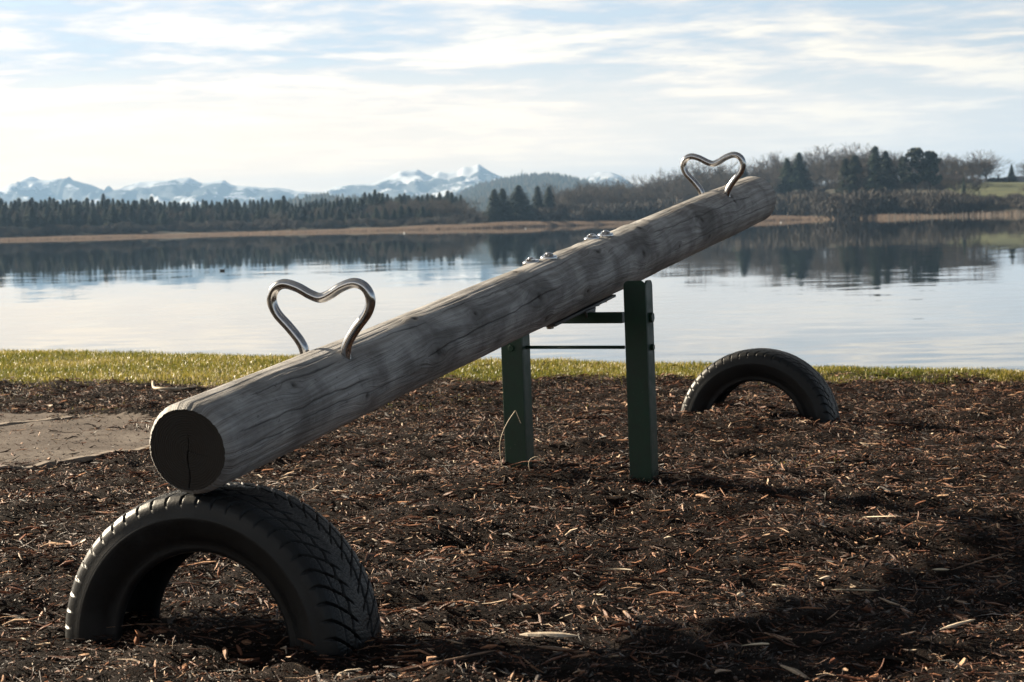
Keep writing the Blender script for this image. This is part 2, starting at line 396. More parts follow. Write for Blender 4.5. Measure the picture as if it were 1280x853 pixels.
knots = [(1.02, .05, .016), (1.03, 1.2, .012), (.33, .75, .012), (1.72, .3, .018), (1.78, -.5, .014), (2.30, .9, .014), (2.62, .2, .018), (2.75, 1.1, .013), (3.30, .45, .018), (3.36, -.3, .014), (3.75, .6, .014), (.62, -.2, .011), (1.30, .6, .009), (2.1, -.2, .010), (3.0, -.1, .010)]
for _ in range(14): knots.append((kr.random() * LOGL, 1.3 + kr.random() * 3, .012))
for ks, kt, ka in knots:
    ds = S - ks; dt = (ARC - kt * LOGR); r2 = (ds / 2.2) ** 2 + dt ** 2
    G -= dt * np.minimum(1, (ka * 1.5) ** 2 / (r2 + 1e-6)) * .85
    e = np.exp(-((ds / 1.3) ** 2 + dt ** 2) / (ka * .62) ** 2); KN = np.maximum(KN, e * .9)
    ring = np.sqrt((ds / 1.3) ** 2 + dt ** 2); Rr += .0030 * np.exp(-(ring / (ka * 2.2)) ** 2) - .004 * np.exp(-(ring / (ka * .5)) ** 2)
    Rr += .0007 * np.sin(ring * 1500) * np.exp(-(ring / (ka * 2.6)) ** 2)
CR = np.zeros_like(S); ST = np.zeros_like(S)
for ks, kt, kl, kw, ka in ((1.02, .35, .16, .05, .5), (1.42, .5, .20, .045, .55), (1.75, .2, .16, .07, .75), (2.22, .7, .15, .05, .6), (2.62, .3, .14, .08, .75), (2.80, 1.1, .10, .04, .6), (3.34, .5, .10, .10, .85), (3.05, .3, .12, .04, .4), (3.80, .3, .07, .05, .5), (.45, .9, .14, .03, .45), (.2, .1, .2, .03, .4), (1.2, -.5, .5, .03, .4), (2.2, -.5, .6, .03, .4), (3.3, -.5, .5, .03, .4)):
    e = np.exp(-((S - ks - .3 * (ARC - kt * LOGR)) / kl) ** 2 - ((ARC - kt * LOGR) / kw) ** 2); n_ = fbm(S * 9, ARC * 26 + ks, 4, 4); ST = np.maximum(ST, ka * sstep(.30, .75, e * .75 + (n_ - .45) * 1.1))
def crack(pts, w, dep, seed):
    global Rr, CR
    p = np.array(pts); sv = s; tv = np.interp(sv, p[:, 0], p[:, 1]) + (fbm(sv * 9, sv * 0 + seed, seed, 4) - .5) * .16
    env = sstep(p[0, 0], p[0, 0] + .12, sv) * (1 - sstep(p[-1, 0] - .12, p[-1, 0], sv)) * (.35 + 1.1 * fbm(sv * 4, sv * 0 + 2, seed + 2, 3))
    d = np.abs(T - tv[:, None]) * LOGR; ww = np.maximum(w * env[:, None], 1e-5)
    k = np.exp(-(d / ww) ** 2) * (env[:, None] > .05); Rr = Rr - dep * k * env[:, None]; CR = np.maximum(CR, k * np.clip(env[:, None] * 1.6, 0, 1))
crack([(.0, .30), (.4, .22), (.7, .15)], .0013, .004, 3)
crack([(.9, .02), (1.02, .10), (1.5, .22), (1.95, .38)], .0013, .005, 10)
crack([(2.75, .75), (3.1, .68), (3.5, .60), (4.0, .55)], .0013, .005, 5)
crack([(.35, 1.25), (.8, 1.02), (1.1, .95)], .0014, .004, 7)
crack([(1.1, 1.05), (1.7, .95), (2.2, 1.05)], .0013, .003, 9)
crack([(0, -.15), (.4, -.05), (.9, -.18)], .0014, .004, 2)
crack([(.1, .95), (.35, .92), (.6, .86)], .0016, .004, 4)
crack([(2.8, -.2), (3.3, -.12), (4.2, -.1)], .0015, .004, 8)
GR = fbm(S * 3 + 4, G * 160, 5, 2); Rr = Rr - .0010 * sstep(.54, .74, GR)
for hs in (.6153, 3.7561):
    for ht in (.92, PI - .92):
        d_ = np.sqrt((S - hs) ** 2 + (ARC - ht * LOGR) ** 2); ST = np.maximum(ST, .9 * np.exp(-(d_ / .022) ** 2)); Rr = Rr - .003 * np.exp(-(d_ / .016) ** 4)
# rounded ends
e0 = np.clip(s / .020, 0, 1); e1 = np.clip((LOGL - s) / .012, 0, 1); edge = np.minimum(e0, e1)[:, None]
Rr = Rr * (1 + .035 * (1 - sstep(0, .7, S))) ; Rr = Rr - .011 * (1 - edge) ** 1.6
p0 = np.array(P0); Pt = p0 + S[..., None] * np.array(A) + (np.cos(T) * Rr)[..., None] * np.array(Rv) + (np.sin(T) * Rr)[..., None] * np.array(Uv)
fc = grid_faces(NS, NT, True)
log = mesh_np('log', Pt.reshape(-1, 3), fc, MAT['wood'], smooth=True, attrs={'knot': KN.ravel(), 'crack': CR.ravel(), 'stain': ST.ravel()}, uv=np.stack([S, G], -1).reshape(-1, 2))
child(log)
def cap(idx, sgn, name):
    NR = 60; rr = (np.linspace(0, 1, NR) ** .8)[:, None]; tt = T[0][None, :]; R0 = Rr[idx][None, :] + 0
    x = rr * np.cos(tt) * R0; y = rr * np.sin(tt) * R0
    dep = -.0025 * (1 - rr) - .0016 * fbm(x * 60, y * 60, 3)
    # radial checks
    ck = np.zeros_like(x)
    for a, w, l in ((-1.62, .0011, 1), (1.5, .0004, .35), (-.3, .0003, .5)):
        an = np.array([math.cos(a), math.sin(a)]); al = x * an[0] + y * an[1]; ac = np.abs(-x * an[1] + y * an[0] + .002 * np.sin(al * 90))
        ck = np.maximum(ck, np.exp(-(ac / w) ** 2) * (al > 0) * (al < l * LOGR))
    dep = (dep - .006 * ck) * (1 - sstep(.93, 1, rr + 0 * x))
    V = np.array(P0 + A * float(s[idx])) + x[..., None] * np.array(Rv) + y[..., None] * np.array(Uv) + dep[..., None] * (-sgn) * np.array(A) * -1
    V = np.array(P0 + A * float(s[idx])) + x[..., None] * np.array(Rv) + y[..., None] * np.array(Uv) - (sgn * -dep)[..., None] * np.array(A)
    f = grid_faces(NR, NT, True); f = f if sgn > 0 else f[:, ::-1]
    o = mesh_np('end_grain', V.reshape(-1, 3), f, MAT['cap'], smooth=True, attrs={'ring': (rr * R0).ravel() if (rr * R0).shape == x.shape else (rr * R0 + 0 * x).ravel(), 'crack': ck.ravel()})
    o.parent = log; return o
cap(0, -1, 'end'); cap(NS - 1, 1, 'end')

def solve_s(px, off=0.):
    best = min((abs(proj(P0 + A * q + Rv * off + Uv * math.sqrt(LOGR ** 2 - off ** 2))[0] - px), q) for q in np.linspace(0, LOGL, 1200)); return best[1]
def spline(pts, sub=6):
    out = []; n = len(pts)
    for i in range(n - 1):
        a, b, c, d = [Vector(pts[max(0, min(n - 1, j))]) for j in (i - 1, i, i + 1, i + 2)]
        for k in range(sub):
            t = k / sub; out.append(.5 * ((2 * b) + (c - a) * t + (2 * a - 5 * b + 4 * c - d) * t * t + (3 * b - a - 3 * c + d) * t ** 3))
    return out + [Vector(pts[-1])]
HEART = [(-.056, .045), (-.056, .085), (-.066, .112), (-.092, .146), (-.122, .180), (-.133, .212), (-.122, .240), (-.095, .252), (-.060, .243), (-.026, .225), (0, .217)]
HEART = HEART + [(-a, b) for a, b in HEART[::-1][1:]]
def handle(px, sc_=1.0):
    q = solve_s(px); c = P0 + A * q
    pts = [c + Rv * a * sc_ + Uv * (.045 + (b - .045) * sc_) for a, b in HEART]; print('handle', q, [tuple(round(v) for v in proj(c + Rv * a + Uv * b)) for a, b in ((-.133, .212), (.133, .212), (0, .22), (-.056, .09), (.056, .09))])
    child(MB().tube(spline(pts), .0115, 20).build('handle', MAT['steel'], smooth=True))
handle(406, .94); handle(893, .86)
def bolt(px, off):
    q = solve_s(px, off); c = P0 + A * q + Rv * off; up = (Uv * math.sqrt(LOGR ** 2 - off ** 2) + Rv * off).normalized(); up = (up + Uv * 1.5).normalized()
    c = c + Uv * (math.sqrt(LOGR ** 2 - off ** 2) + .001); f = A.cross(up).normalized(); g = f.cross(up)
    w = MB().tube([c - up * .012, c + up * .0035, c + up * .0055], [.025, .025, .0235], 32).build('washer', MAT['steel'], smooth=True); child(w)
    def ring(r, h, n, ph=0): return [c + up * h + (f * math.cos(2 * PI * k / n + ph) + g * math.sin(2 * PI * k / n + ph)) * r for k in range(n)]
    nb = MB(); nb.prism(ring(.0150, .0056, 6), up * .006); n_ = nb.build('bolt_head', MAT['steel'], w, bevel=.0012)
    nb = MB(); nb.tube([c + up * .0117, c + up * .0145, c + up * .0155], [.0085, .0075, .004], 16); nb.build('bolt_tip', MAT['steel'], w, smooth=True)
for b_ in ((664, -.022), (686, .004), (740, -.018), (757, .006)): bolt(*b_)

# steel stand
def post(side):
    hw = .0315; tk = .006; c0 = PIV + RH * (side * .200 + .008); c0 = Vector((c0.x, c0.y, -.25)); lean = Vector((-.012, 0, 1)); top = .652 - c0.z if side > 0 else .655 - c0.z
    mb = MB()
    def plate(o, d, nrm, w):
        rr = .017; prof = [(-w, 0), (w, 0)] + [(w - rr + rr * math.cos(a), top - rr + rr * math.sin(a)) for a in np.linspace(0, PI / 2, 6)] + [(-w + rr - rr * math.sin(a), top - rr + rr * math.cos(a)) for a in np.linspace(0, PI / 2, 6)]
        mb.prism([o + d * a + lean * b for a, b in prof], nrm * tk)
    plate(c0 - AH * hw, RH, -AH, hw + .003); plate(c0 + RH * (hw - .003), AH, RH, hw - .001)
    print('post', side, proj(c0 + lean * (top)), proj(c0 + lean * .31))
    o = child(mb.build('post', MAT['green'], bevel=.0015)); return o
post(1); post(-1)
def beam(z, r, name, mat, ext=.16, sq=False):
    c = Vector((PIV.x, PIV.y, z)); c.x -= .012 * (z + .25) * 1
    mb = MB()
    if sq:
        a = [c - RH * ext + AH * i * r + Vector((0, 0, j * r)) for i, j in ((-1, -1), (1, -1), (1, 1), (-1, 1))]; mb.prism(a, RH * 2 * ext); return child(mb.build(name, mat, bevel=.003))
    mb.tube([c - RH * ext, c + RH * ext], r, 20); return child(mb.build(name, mat, smooth=True))
beam(.541, .0165, 'axle_beam', MAT['green'], .159, True)
beam(.452, .0052, 'tie_rod', MAT['green'], .159)
for z_, r_n in ((.452, .010), (.541, .016)):
    for sg in (-1, 1):
        c = Vector((PIV.x, PIV.y, z_)); c.x -= .012 * (z_ + .25); q = c + RH * (.008 + sg * .200) - AH * .0355 if sg < 0 else c + RH * (.008 + .200 + .0345)
        d = -AH if sg < 0 else RH; child(MB().tube([q, q + d * .009], r_n, 6).build('nut', MAT['green'], bevel=.001))
# mounting plate under the log with pivot lugs
mb = MB(); c = PIV - Uv * (LOGR + .0085)
mb.prism([c + A * a + Rv * b for a, b in ((-.28, -.032), (.26, -.032), (.26, .032), (-.28, .032))], Uv * .008)
for k in (-1, 1):
    lug = [c + Rv * k * .036 + A * a + Uv * b for a, b in ((-.045, .004), (.045, .004), (.024, -.034), (-.024, -.034))]; mb.prism(lug, Rv * .006)
child(mb.build('mounting_plate', MAT['dsteel'], bevel=.001))
for a in (-.24, -.14, .16, .23):
    q = PIV + A * a - Uv * (LOGR + .0085); child(MB().tube([q, q - Uv * .012], .011, 6).build('nut', MAT['steel']))

# ------------------------------------------------------------------ tyres
def tyre(C, R, Wd, tilt, label, seed, npitch=54, squash=1.0):
    rb = R * .60; hw = Wd / 2
    # outer profile: (lateral, radius), left bead -> tread -> right bead
    side = [(-.62, rb), (-.70, rb + .004), (-.74, rb + .012), (-.72, rb + .018), (-.82, rb + .030), (-.93, rb + .048), (-.99, rb + .068), (-1., rb + .074), (-.985, rb + .078), (-.985, rb + .082), (-.97, rb + .094), (-.955, rb + .102), (-.94, R - .020)]
    nT = 110; tw = np.linspace(-.86, .86, nT); crown = R - .008 * np.abs(tw) ** 2.2 - .004 * np.abs(tw / .86) ** 8
    sh = [(-.915, R - .0165), (-.89, R - .0135)]
    prof = [(a * hw, b, 0) for a, b in side + sh] + [(a * hw, b, 1) for a, b in zip(tw, crown)] + [(-a * hw, b, 0) for a, b in (side + sh)[::-1]]
    inner = [(-.60, rb + .002), (-.62, rb + .02), (-.84, rb + .05), (-.86, R - .05), (-.72, R - .022), (-.3, R - .017)]
    prof += [(-a * hw, b, 0) for a, b in inner] + [(a * hw, b, 0) for a, b in inner[::-1]]
    lat = np.array([p[0] for p in prof]); rad = np.array([p[1] for p in prof]); tr = np.array([p[2] for p in prof])
    NP = 1000; ph = np.radians(np.linspace(-28, 208, NP))
    PH, L_ = np.meshgrid(ph, lat, indexing='ij'); RD = np.repeat(rad[None], NP, 0).copy(); w = L_ / hw; aw = np.abs(w)
    u = PH * npitch / (2 * PI)
    def gr(x, wd, soft=.03):
        f = np.abs((x % 1) - .5) * 2       # 1 at edges
        return sstep(1 - wd - soft, 1 - wd + soft, f)
    lead = 2.3 * (np.clip(aw, 0, .9)) ** .75
    lat_g = gr(u - lead + np.where(w > 0, .5, 0), .15) * sstep(.10, .2, aw)
    cir = np.maximum(np.exp(-((aw - .33 - .02 * np.sin(u * 2 * PI)) / .028) ** 4), np.exp(-((aw - .62) / .018) ** 4) * .35)
    cz = np.exp(-((w - .05 * np.sin(u * 2 * PI)) / .022) ** 4)
    dep = np.maximum(np.maximum(lat_g, cir), cz * 0) * .009
    sip = gr(u * 4 - lead * 4 + .3 * np.sin(w * 60), .16, .08) * .0012 * (aw < .8)
    m = (tr[None] == 1); fade = 1 - sstep(.90, 1.0, aw)
    RD -= np.where(m, np.maximum(dep, sip), 0)
    shm = (~m) & (RD > R - .03) & (aw > .86)
    RD -= np.where(shm & (L_ != 0), lat_g * .006 * (RD > R - .022), 0)
    LRING = .0011 * np.sin((RD - rb) * 900) * (~m) * (RD > rb + .035) * (RD < R - .03) * (aw > .85)
    RD += np.where(m, .0012 * (vn(PH * 20, w * 6, seed) - .5), 0)
    # sidewall radial ribs
    rib = (~m) & (aw > .9) & (RD < R - .03)
    LL = L_ + 0; RR_ = RD.copy()
    ah = np.array(AH); rh = np.array(RH); zz = np.array([math.sin(tilt) * ah[0], math.sin(tilt) * ah[1], math.cos(tilt)])
    LL = LL + np.sign(L_) * LRING
    V = np.array(C) + LL[..., None] * ah + (np.cos(PH) * RD * squash)[..., None] * rh + (np.sin(PH) * RD)[..., None] * zz
    n = len(prof); fc = grid_faces(NP, n, True)
    root = empty('half_buried_tyre', (C[0], C[1], 0), label, 'tyre', 'half buried tyres under the seesaw ends')
    tread_col = (tr == 1)
    ft = tread_col[(fc[:, 0] % n)] & tread_col[(fc[:, 1] % n)]
    V = V.reshape(-1, 3) - np.array([C[0], C[1], 0])
    def sub(name, sel):
        f = fc[sel]; u_, inv = np.unique(f, return_inverse=True)
        o = mesh_np(name, V[u_], inv.reshape(-1, 4), MAT['rubber'], root, smooth=True); return o
    sub('tread', ft); sub('sidewall', ~ft)
    print('tyre', proj(Vector(C) + RH * -R), proj(Vector(C) + RH * R), proj(Vector(C) + Vector((0, 0, R))))
tyre(TF, .322, .225, 0.0, 'large black half tyre under the log end lying on it, in front', 3, squash=1.02)
tyre(TB, .322, .205, .02, 'half buried black tyre standing free under the raised log end, near the grass', 4, squash=1.0)

# ------------------------------------------------------------------ hero debris
def stick(px, py, ln, ang, w, th, mat, label, cat='stick', name='stick', bend=.012, rise=0.0, curve=0.0, seed=0, n=9):
    c = on_z(px, py, .01); r = np.random.default_rng(seed + int(px)); d = Vector((math.cos(ang), math.sin(ang), 0)); sd = Vector((-d.y, d.x, 0)); vs = []
    base = gz(c.x, c.y); e0_ = c - d * ln / 2; e1_ = c + d * ln / 2; za = gz(e0_.x, e0_.y); zb = gz(e1_.x, e1_.y); up_ = max(0, base - (za + zb) / 2)
    for i in range(n):
        t = i / (n - 1) - .5; p = Vector((c.x, c.y, 0)) + d * t * ln + sd * (curve * ln * (1 - 4 * t * t) + bend * ln * .12 * math.sin(7 * t + seed))
        z = za + (zb - za) * (t + .5) + up_ + .011 + rise * (t + .5); k = (1 - (2 * abs(t)) ** 3) * .8 + .2; k *= .85 + .3 * r.random()
        for a, b in ((-.5, 0), (-.25, .5), (.3, .45), (.5, 0), (0, -.5)): vs.append((p.x + sd.x * a * w * k, p.y + sd.y * a * w * k, z + b * th * k))
    fs = [(i * 5 + k, i * 5 + (k + 1) % 5, (i + 1) * 5 + (k + 1) % 5, (i + 1) * 5 + k) for i in range(n - 1) for k in range(5)] + [(4, 3, 2, 1, 0), tuple((n - 1) * 5 + k for k in range(5))]
    o = MB().add(vs, fs).build(name, MAT[mat]); tag(o, label, cat); return o
stick(686, 797, .115, .1, .035, .010, 'pale', 'broad pale bark flake at the edge of the log shadow', 'bark flake', 'bark_flake', seed=1)
stick(702, 812, .10, -.25, .012, .008, 'tan', 'narrow brown bark strip just below the broad pale flake', 'bark flake', 'bark_flake', seed=2)
stick(660, 593, .085, .12, .045, .022, 'pale', 'chunky pale wood piece at the foot of the left green post', 'wood piece', 'wood_piece', seed=3)
stick(1098, 656, .14, -1.0, .008, .004, 'straw', 'straight bright straw lying right of the green posts', 'straw', 'straw', rise=.02, seed=4, bend=.02)
stick(1068, 722, .11, -.3, .006, .004, 'straw', 'grey straw at the edge of the shadow on the right', 'straw', 'straw', seed=5)
stick(944, 802, .075, -.9, .012, .005, 'straw', 'curled pale leaf strip in the shaded mulch at the bottom', 'straw', 'straw', curve=.15, rise=.02, seed=6)
stick(1197, 787, .075, .25, .012, .006, 'pale', 'sunlit orange wood splinter at the lower right', 'wood piece', 'wood_piece', rise=.02, seed=7)
stick(1030, 707, .035, .3, .018, .010, 'pale', 'small bright wood crumb on the sunlit edge of the shadow', 'wood piece', 'wood_piece', seed=8)
stick(926, 733, .022, .5, .016, .016, 'pale', 'little round whitish stone in the mulch', 'stone', 'stone', seed=9)
stick(1172, 580, .16, -.12, .007, .005, 'tan', 'long pale twig lying at the right edge of the mulch', 'twig', 'twig', seed=10, bend=.03)
stick(1122, 524, .19, .08, .022, .010, 'tan', 'flat brown board piece in the shadow of the rear tyre', 'wood piece', 'wood_piece', seed=11)
stick(560, 838, .24, .75, .007, .005, 'tan', 'long thin brown twig in the shade beside the front tyre', 'twig', 'twig', seed=12)
stick(773, 708, .07, -.5, .005, .004, 'straw', 'crooked whitish root piece in the middle of the mulch', 'root', 'root', curve=.15, rise=.012, seed=13)
stick(1176, 694, .04, -.4, .014, .006, 'straw', 'oval dry leaf near the right shadow edge', 'leaf', 'dry_leaf', seed=14)
stick(1225, 690, .18, .5, .006, .004, 'tan', 'slanting brown twig near the right edge of the picture', 'twig', 'twig', rise=.02, seed=15)
stick(640, 740, .10, .35, .007, .005, 'tan', 'reddish bark splinter in the sunlit mulch before the posts', 'splinter', 'splinter', seed=16)
stick(735, 705, .06, .5, .010, .006, 'tan', 'short brown splinter left of the crooked white root', 'splinter', 'splinter', seed=17)
stick(437, 838, .05, .1, .016, .012, 'pale', 'pale crumb of wood beneath the front tyre', 'wood piece', 'wood_piece', seed=18)
# curved white root behind the log near the grass
c = on_z(215, 489, .01); z0 = gz(c.x, c.y)
pts = [(c.x - .115, c.y + .10, z0 + .045), (c.x - .10, c.y + .04, z0 + .02), (c.x - .06, c.y - .03, z0 + .02), (c.x, c.y - .05, z0 + .018), (c.x + .06, c.y, z0 + .012), (c.x + .12, c.y + .04, z0 + .02)]
tag(MB().tube(spline(pts), .0075, 8).build('root', MAT['straw'], smooth=True), 'curved white root lying just before the grass behind the log', 'root')
# dry weed at the left post
pb = Vector((PIV.x, PIV.y, 0)) - RH * .193 - AH * .06
def sp(dx, dy, z): return (pb.x + dx, pb.y + dy, gz(pb.x, pb.y) + z)
mb = MB()
for pts, r_ in (([sp(-.03, -.01, -.02), sp(-.042, -.015, .07), (sp(-.026, -.02, .13)), sp(.004, -.03, .178), sp(.010, -.03, .182)], .0013), ([sp(.010, -.03, .182), sp(.016, -.035, .165), sp(.024, -.035, .145)], .0009),
                ([sp(-.035, -.02, .10), sp(-.05, -.02, .12), sp(-.055, -.03, .15)], .0009), ([sp(.05, -.04, -.01), sp(.045, -.05, .03), sp(.07, -.06, .045), sp(.1, -.07, .02)], .0013)):
    mb.tube(spline(pts, 4), r_, 5)
tag(mb.build('dry_weed', MAT['straw'], smooth=True), 'thin dry weed stalk leaning on the left green post', 'weed')

# ------------------------------------------------------------------ water
def mat_water():
    m = M('lake_water'); c = m.coord('Object')
    cd_ = m.n('CameraData')
    n1 = m.noise(m.coord('Object', (.9, 2.0, 1)), 1.0, 3, .5, out=1); n2 = m.noise(m.coord('Object', (.10, .22, 1)), 1, 3, .5, out=1); n3 = m.noise(m.coord('Object', (.012, .03, 1)), 1, 2, .5)
    def cen(v, s):
        a = m.n('VectorMath', operation='SUBTRACT'); m.set(a.inputs[0], v); a.inputs[1].default_value = (.5, .5, .5)
        b = m.n('VectorMath', operation='SCALE'); m.set(b.inputs[0], a.outputs[0]); m.set(b.inputs['Scale'], s); return b.outputs[0]
    gp = m.n('NewGeometry'); sy = m.n('SeparateXYZ'); m.set(sy.inputs[0], gp.outputs['Position'])
    dist = m.ramp(m.math('DIVIDE', sy.outputs[1], 200.), [(.05, 2.4), (.16, 1.1), (.30, .24), (1, .11)])
    amp = m.math('MULTIPLY', m.ramp(n3, [(.42, .016), (.58, .036)]), dist)
    amp1 = m.math('MULTIPLY', amp, 1.0); amp2 = m.math('MULTIPLY', amp, .6)
    s = m.n('VectorMath', operation='ADD'); m.set(s.inputs[0], cen(n1, amp1)); m.set(s.inputs[1], cen(n2, amp2))
    mu = m.n('VectorMath', operation='MULTIPLY'); m.set(mu.inputs[0], s.outputs[0]); mu.inputs[1].default_value = (.7, 1, 0)
    ad = m.n('VectorMath', operation='ADD'); m.set(ad.inputs[0], mu.outputs[0]); ad.inputs[1].default_value = (0, 0, 1)
    no = m.n('VectorMath', operation='NORMALIZE'); m.set(no.inputs[0], ad.outputs[0])
    m.b(Base_Color=(.012, .022, .03, 1), Roughness=.015, IOR=1.46, Normal=no.outputs[0]); m.bs.inputs['Specular IOR Level'].default_value = .62
    return m.m
wx = np.array([-5600, -400, -60, 60, 400, 5600.]); wy = np.array([6.5, 60, 300, 900., 1800])
X, Y = np.meshgrid(wx, wy)
wat = mesh_np('lake', np.stack([X, Y, 0 * X + WATER_Z], -1).reshape(-1, 3), grid_faces(len(wy), len(wx)), mat_water()); tag(wat, kind='structure')

# ------------------------------------------------------------------ far shore terrain
SH = [(-200, 580), (0, 590), (300, 640), (430, 620), (590, 600), (700, 640), (800, 660), (1020, 640), (1100, 560), (1280, 540), (1500, 520)]
SHP = [(at(px, hor(px), D).x, D) for px, D in SH]
shx = np.array([-4000, SHP[0][0] - 60] + [p[0] for p in SHP] + [SHP[-1][0] + 100, 4000]); shD = np.array([500, 570] + [p[1] for p in SHP] + [520, 500])
def far_shore(x): return np.interp(x, shx, shD) + (fbm(np.asarray(x) * .02, np.asarray(x) * 0, 2, 3) - .5) * 14
def far_z(x, y):
    d = y - far_shore(x); pxx = 640 + x / y * F
    hill = sstep(760, 1120, pxx) * (9.0 - 1.0 * sstep(1150, 1300, pxx)) * sstep(20, 150, d) + 2.0 * sstep(5, 60, d)
    left = (1 - sstep(500, 700, pxx)) * 3 * sstep(30, 250, d)
    z = WATER_Z - .8 + np.clip(d * .15, 0, 1.1) + hill + left + 1.5 * (fbm(x * .01, y * .01, 5) - .5) * sstep(20, 100, d)
    return z
fx = np.concatenate([np.linspace(-5600, -320, 30), np.arange(-300, 340, 4.), np.linspace(360, 5600, 30)]); fy = np.concatenate([np.arange(490, 900, 4.), np.linspace(910, 9000, 60)])
X, Y = np.meshgrid(fx, fy); Z = far_z(X, Y)
m = M('far_land'); c = m.coord('Object'); n = m.noise(c, .02, 5)
m.b(Base_Color=m.ramp(n, [(.35, (.03, .028, .02)), (.6, (.055, .05, .03))]), Roughness=.9)
far_mat = m.m
tag(mesh_np('far_shore_land', np.stack([X, Y, Z], -1).reshape(-1, 3), grid_faces(len(fy), len(fx)), far_mat, smooth=True), kind='structure')

# ------------------------------------------------------------------ mountains
def mountain(name, prof, D, depth_front, depth_back, mat, seed, rough=1.0, step=14., jag=0., kk=420.):
    pr = [at(px, py, D) for px, py in prof]; hx = np.array([p.x for p in pr]); hz = np.array([p.z for p in pr])
    x = np.arange(hx[0], hx[-1], step); v = np.concatenate([np.linspace(-1, 0, 90), np.linspace(0, 1, 24)[1:]])
    X, Vv = np.meshgrid(x, v); H = np.interp(X, hx, hz)
    H += (fbm(X / 60, X * 0 + seed, seed, 3) - .5) * jag
    k = 1 / kk
    Y = D + np.where(Vv < 0, Vv * depth_front, Vv * depth_back)
    rid = 1 - np.abs(2 * fbm((X + (Y - D) * .35) * k, (Y - D) * k * .45 + 7, seed, 5) - 1)
    sl = np.where(Vv < 0, (1 + Vv) ** 1.05, (1 - Vv) ** .9)
    Z = H * sl * (1 - rough * .75 * (1 - rid) * np.minimum(1, np.abs(Vv) * 6)) + (rid - .8) * H.max() * .25 * rough * np.minimum(1, np.abs(Vv) * 5) * sl
    Z = np.minimum(Z, H * (1 - .08 * np.abs(Vv))) - 12 * (np.abs(Vv) > .98)
    return tag(mesh_np(name, np.stack([X, Y, Z], -1).reshape(-1, 3), grid_faces(len(v), len(x)), mat, smooth=True), kind='structure')
def mat_mountain():
    m = M('snowy_mountain'); c = m.coord('Object', (1 / 370,) * 3)
    g = m.n('NewGeometry'); sx = m.n('SeparateXYZ'); m.set(sx.inputs[0], g.outputs['Normal']); pz = m.n('SeparateXYZ'); m.set(pz.inputs[0], g.outputs['Position'])
    n = m.noise(c, 1.3, 7, .62); f = m.math('ADD', m.math('MULTIPLY', n, 1.3), m.math('MULTIPLY', m.math('SUBTRACT', pz.outputs[2], 110), .0018))
    f = m.math('ADD', f, m.math('MULTIPLY', m.math('SUBTRACT', sx.outputs[2], .75), .5)); f = m.math('ADD', f, m.math('MULTIPLY', m.math('SUBTRACT', m.noise(c, 11, 5, .7), .5), .45))
    snow = m.ramp(f, [(.79, 0), (.83, .8)])
    n2 = m.noise(c, 9, 4)
    m.b(Base_Color=m.mix(snow, m.ramp(n2, [(.3, (.010, .016, .02)), (.7, (.03, .04, .045))]), (.80, .83, .88)), Roughness=.8); return m.m
mm = mat_mountain()
mountain('mountains', [(-160, 262), (-60, 252), (0, 243), (15, 236), (28, 227), (37, 220), (43, 221), (50, 224), (62, 225), (75, 223), (84, 224), (87, 221), (91, 226), (110, 230), (122, 235), (130, 239), (136, 232), (142, 239), (150, 236), (175, 227), (200, 226), (215, 224), (237, 221), (252, 229), (265, 228), (280, 225), (290, 231), (320, 234), (345, 234), (370, 239), (385, 240), (400, 241), (420, 234), (440, 231), (470, 228), (485, 222), (500, 215), (522, 212), (533, 218), (541, 219), (548, 214), (560, 216), (572, 214), (580, 209), (590, 209), (598, 205), (606, 211), (614, 216), (626, 221), (640, 219), (652, 216), (664, 224), (690, 232), (725, 232), (737, 220), (750, 215), (765, 216), (778, 222), (800, 240), (860, 255), (1000, 265)], 7000, 1600, 800, mm, 3, 1.0, 7., 8., 160.)
m = M('forested_hill'); c = m.coord('Object', (1 / 60,) * 3); n = m.noise(c, 2.2, 6, .7)
m.b(Base_Color=m.ramp(n, [(.35, (.018, .028, .020)), (.55, (.04, .05, .03)), (.75, (.10, .09, .06))]), Roughness=.9, Normal=m.bump(n, 1, 12))
mountain('hill', [(540, 278), (565, 256), (585, 244), (600, 238), (620, 232), (640, 228), (660, 225), (685, 224), (705, 226), (722, 230), (740, 235), (770, 243), (800, 250), (840, 258), (900, 264), (1000, 269)], 3200, 1150, 500, m.m, 6, .5, 4., 4.)
mountain('low_hill', [(330, 275), (360, 258), (400, 250), (470, 256), (540, 252), (600, 256), (680, 255), (760, 250), (860, 244), (960, 252), (1100, 262)], 2300, 500, 400, m.m, 9, .5, 4., 4.)
def hill_forest(hill, n, h, w, name, label, seed, D, front):
    r = np.random.default_rng(seed); me = hill.data; co = np.empty(len(me.vertices) * 3, np.float32); me.vertices.foreach_get('co', co); co = co.reshape(-1, 3)
    ok = np.where((co[:, 2] > 4) & (co[:, 1] < D + 60) & (co[:, 1] > D - front))[0]
    wgt = np.exp(-(D - co[ok, 1]).clip(0) / 350.); k = r.choice(ok, n, p=wgt / wgt.sum()); c = co[k] + np.stack([r.normal(0, 3, n), r.normal(0, 8, n), -1 + 0 * k], 1)
    hh = h * (.55 + .6 * r.random(n)); ww = w * (.7 + .6 * r.random(n)); V = np.empty((n, 6, 3)); 
    for i in range(5): an = 2 * PI * i / 5; V[:, i] = c + np.stack([np.cos(an) * ww, np.sin(an) * ww, 0 * ww], 1)
    V[:, 5] = c + np.stack([0 * hh, 0 * hh, hh], 1); q = np.array([[i, (i + 1) % 5, 5] for i in range(5)]); Fc = (np.arange(n)[:, None, None] * 6 + q[None]).reshape(-1, 3)
    tag(mesh_np(name, V.reshape(-1, 3), Fc, FARLEAF, attrs={'rnd': np.repeat(r.random(n), 6)}), label, 'forest', kind='stuff')
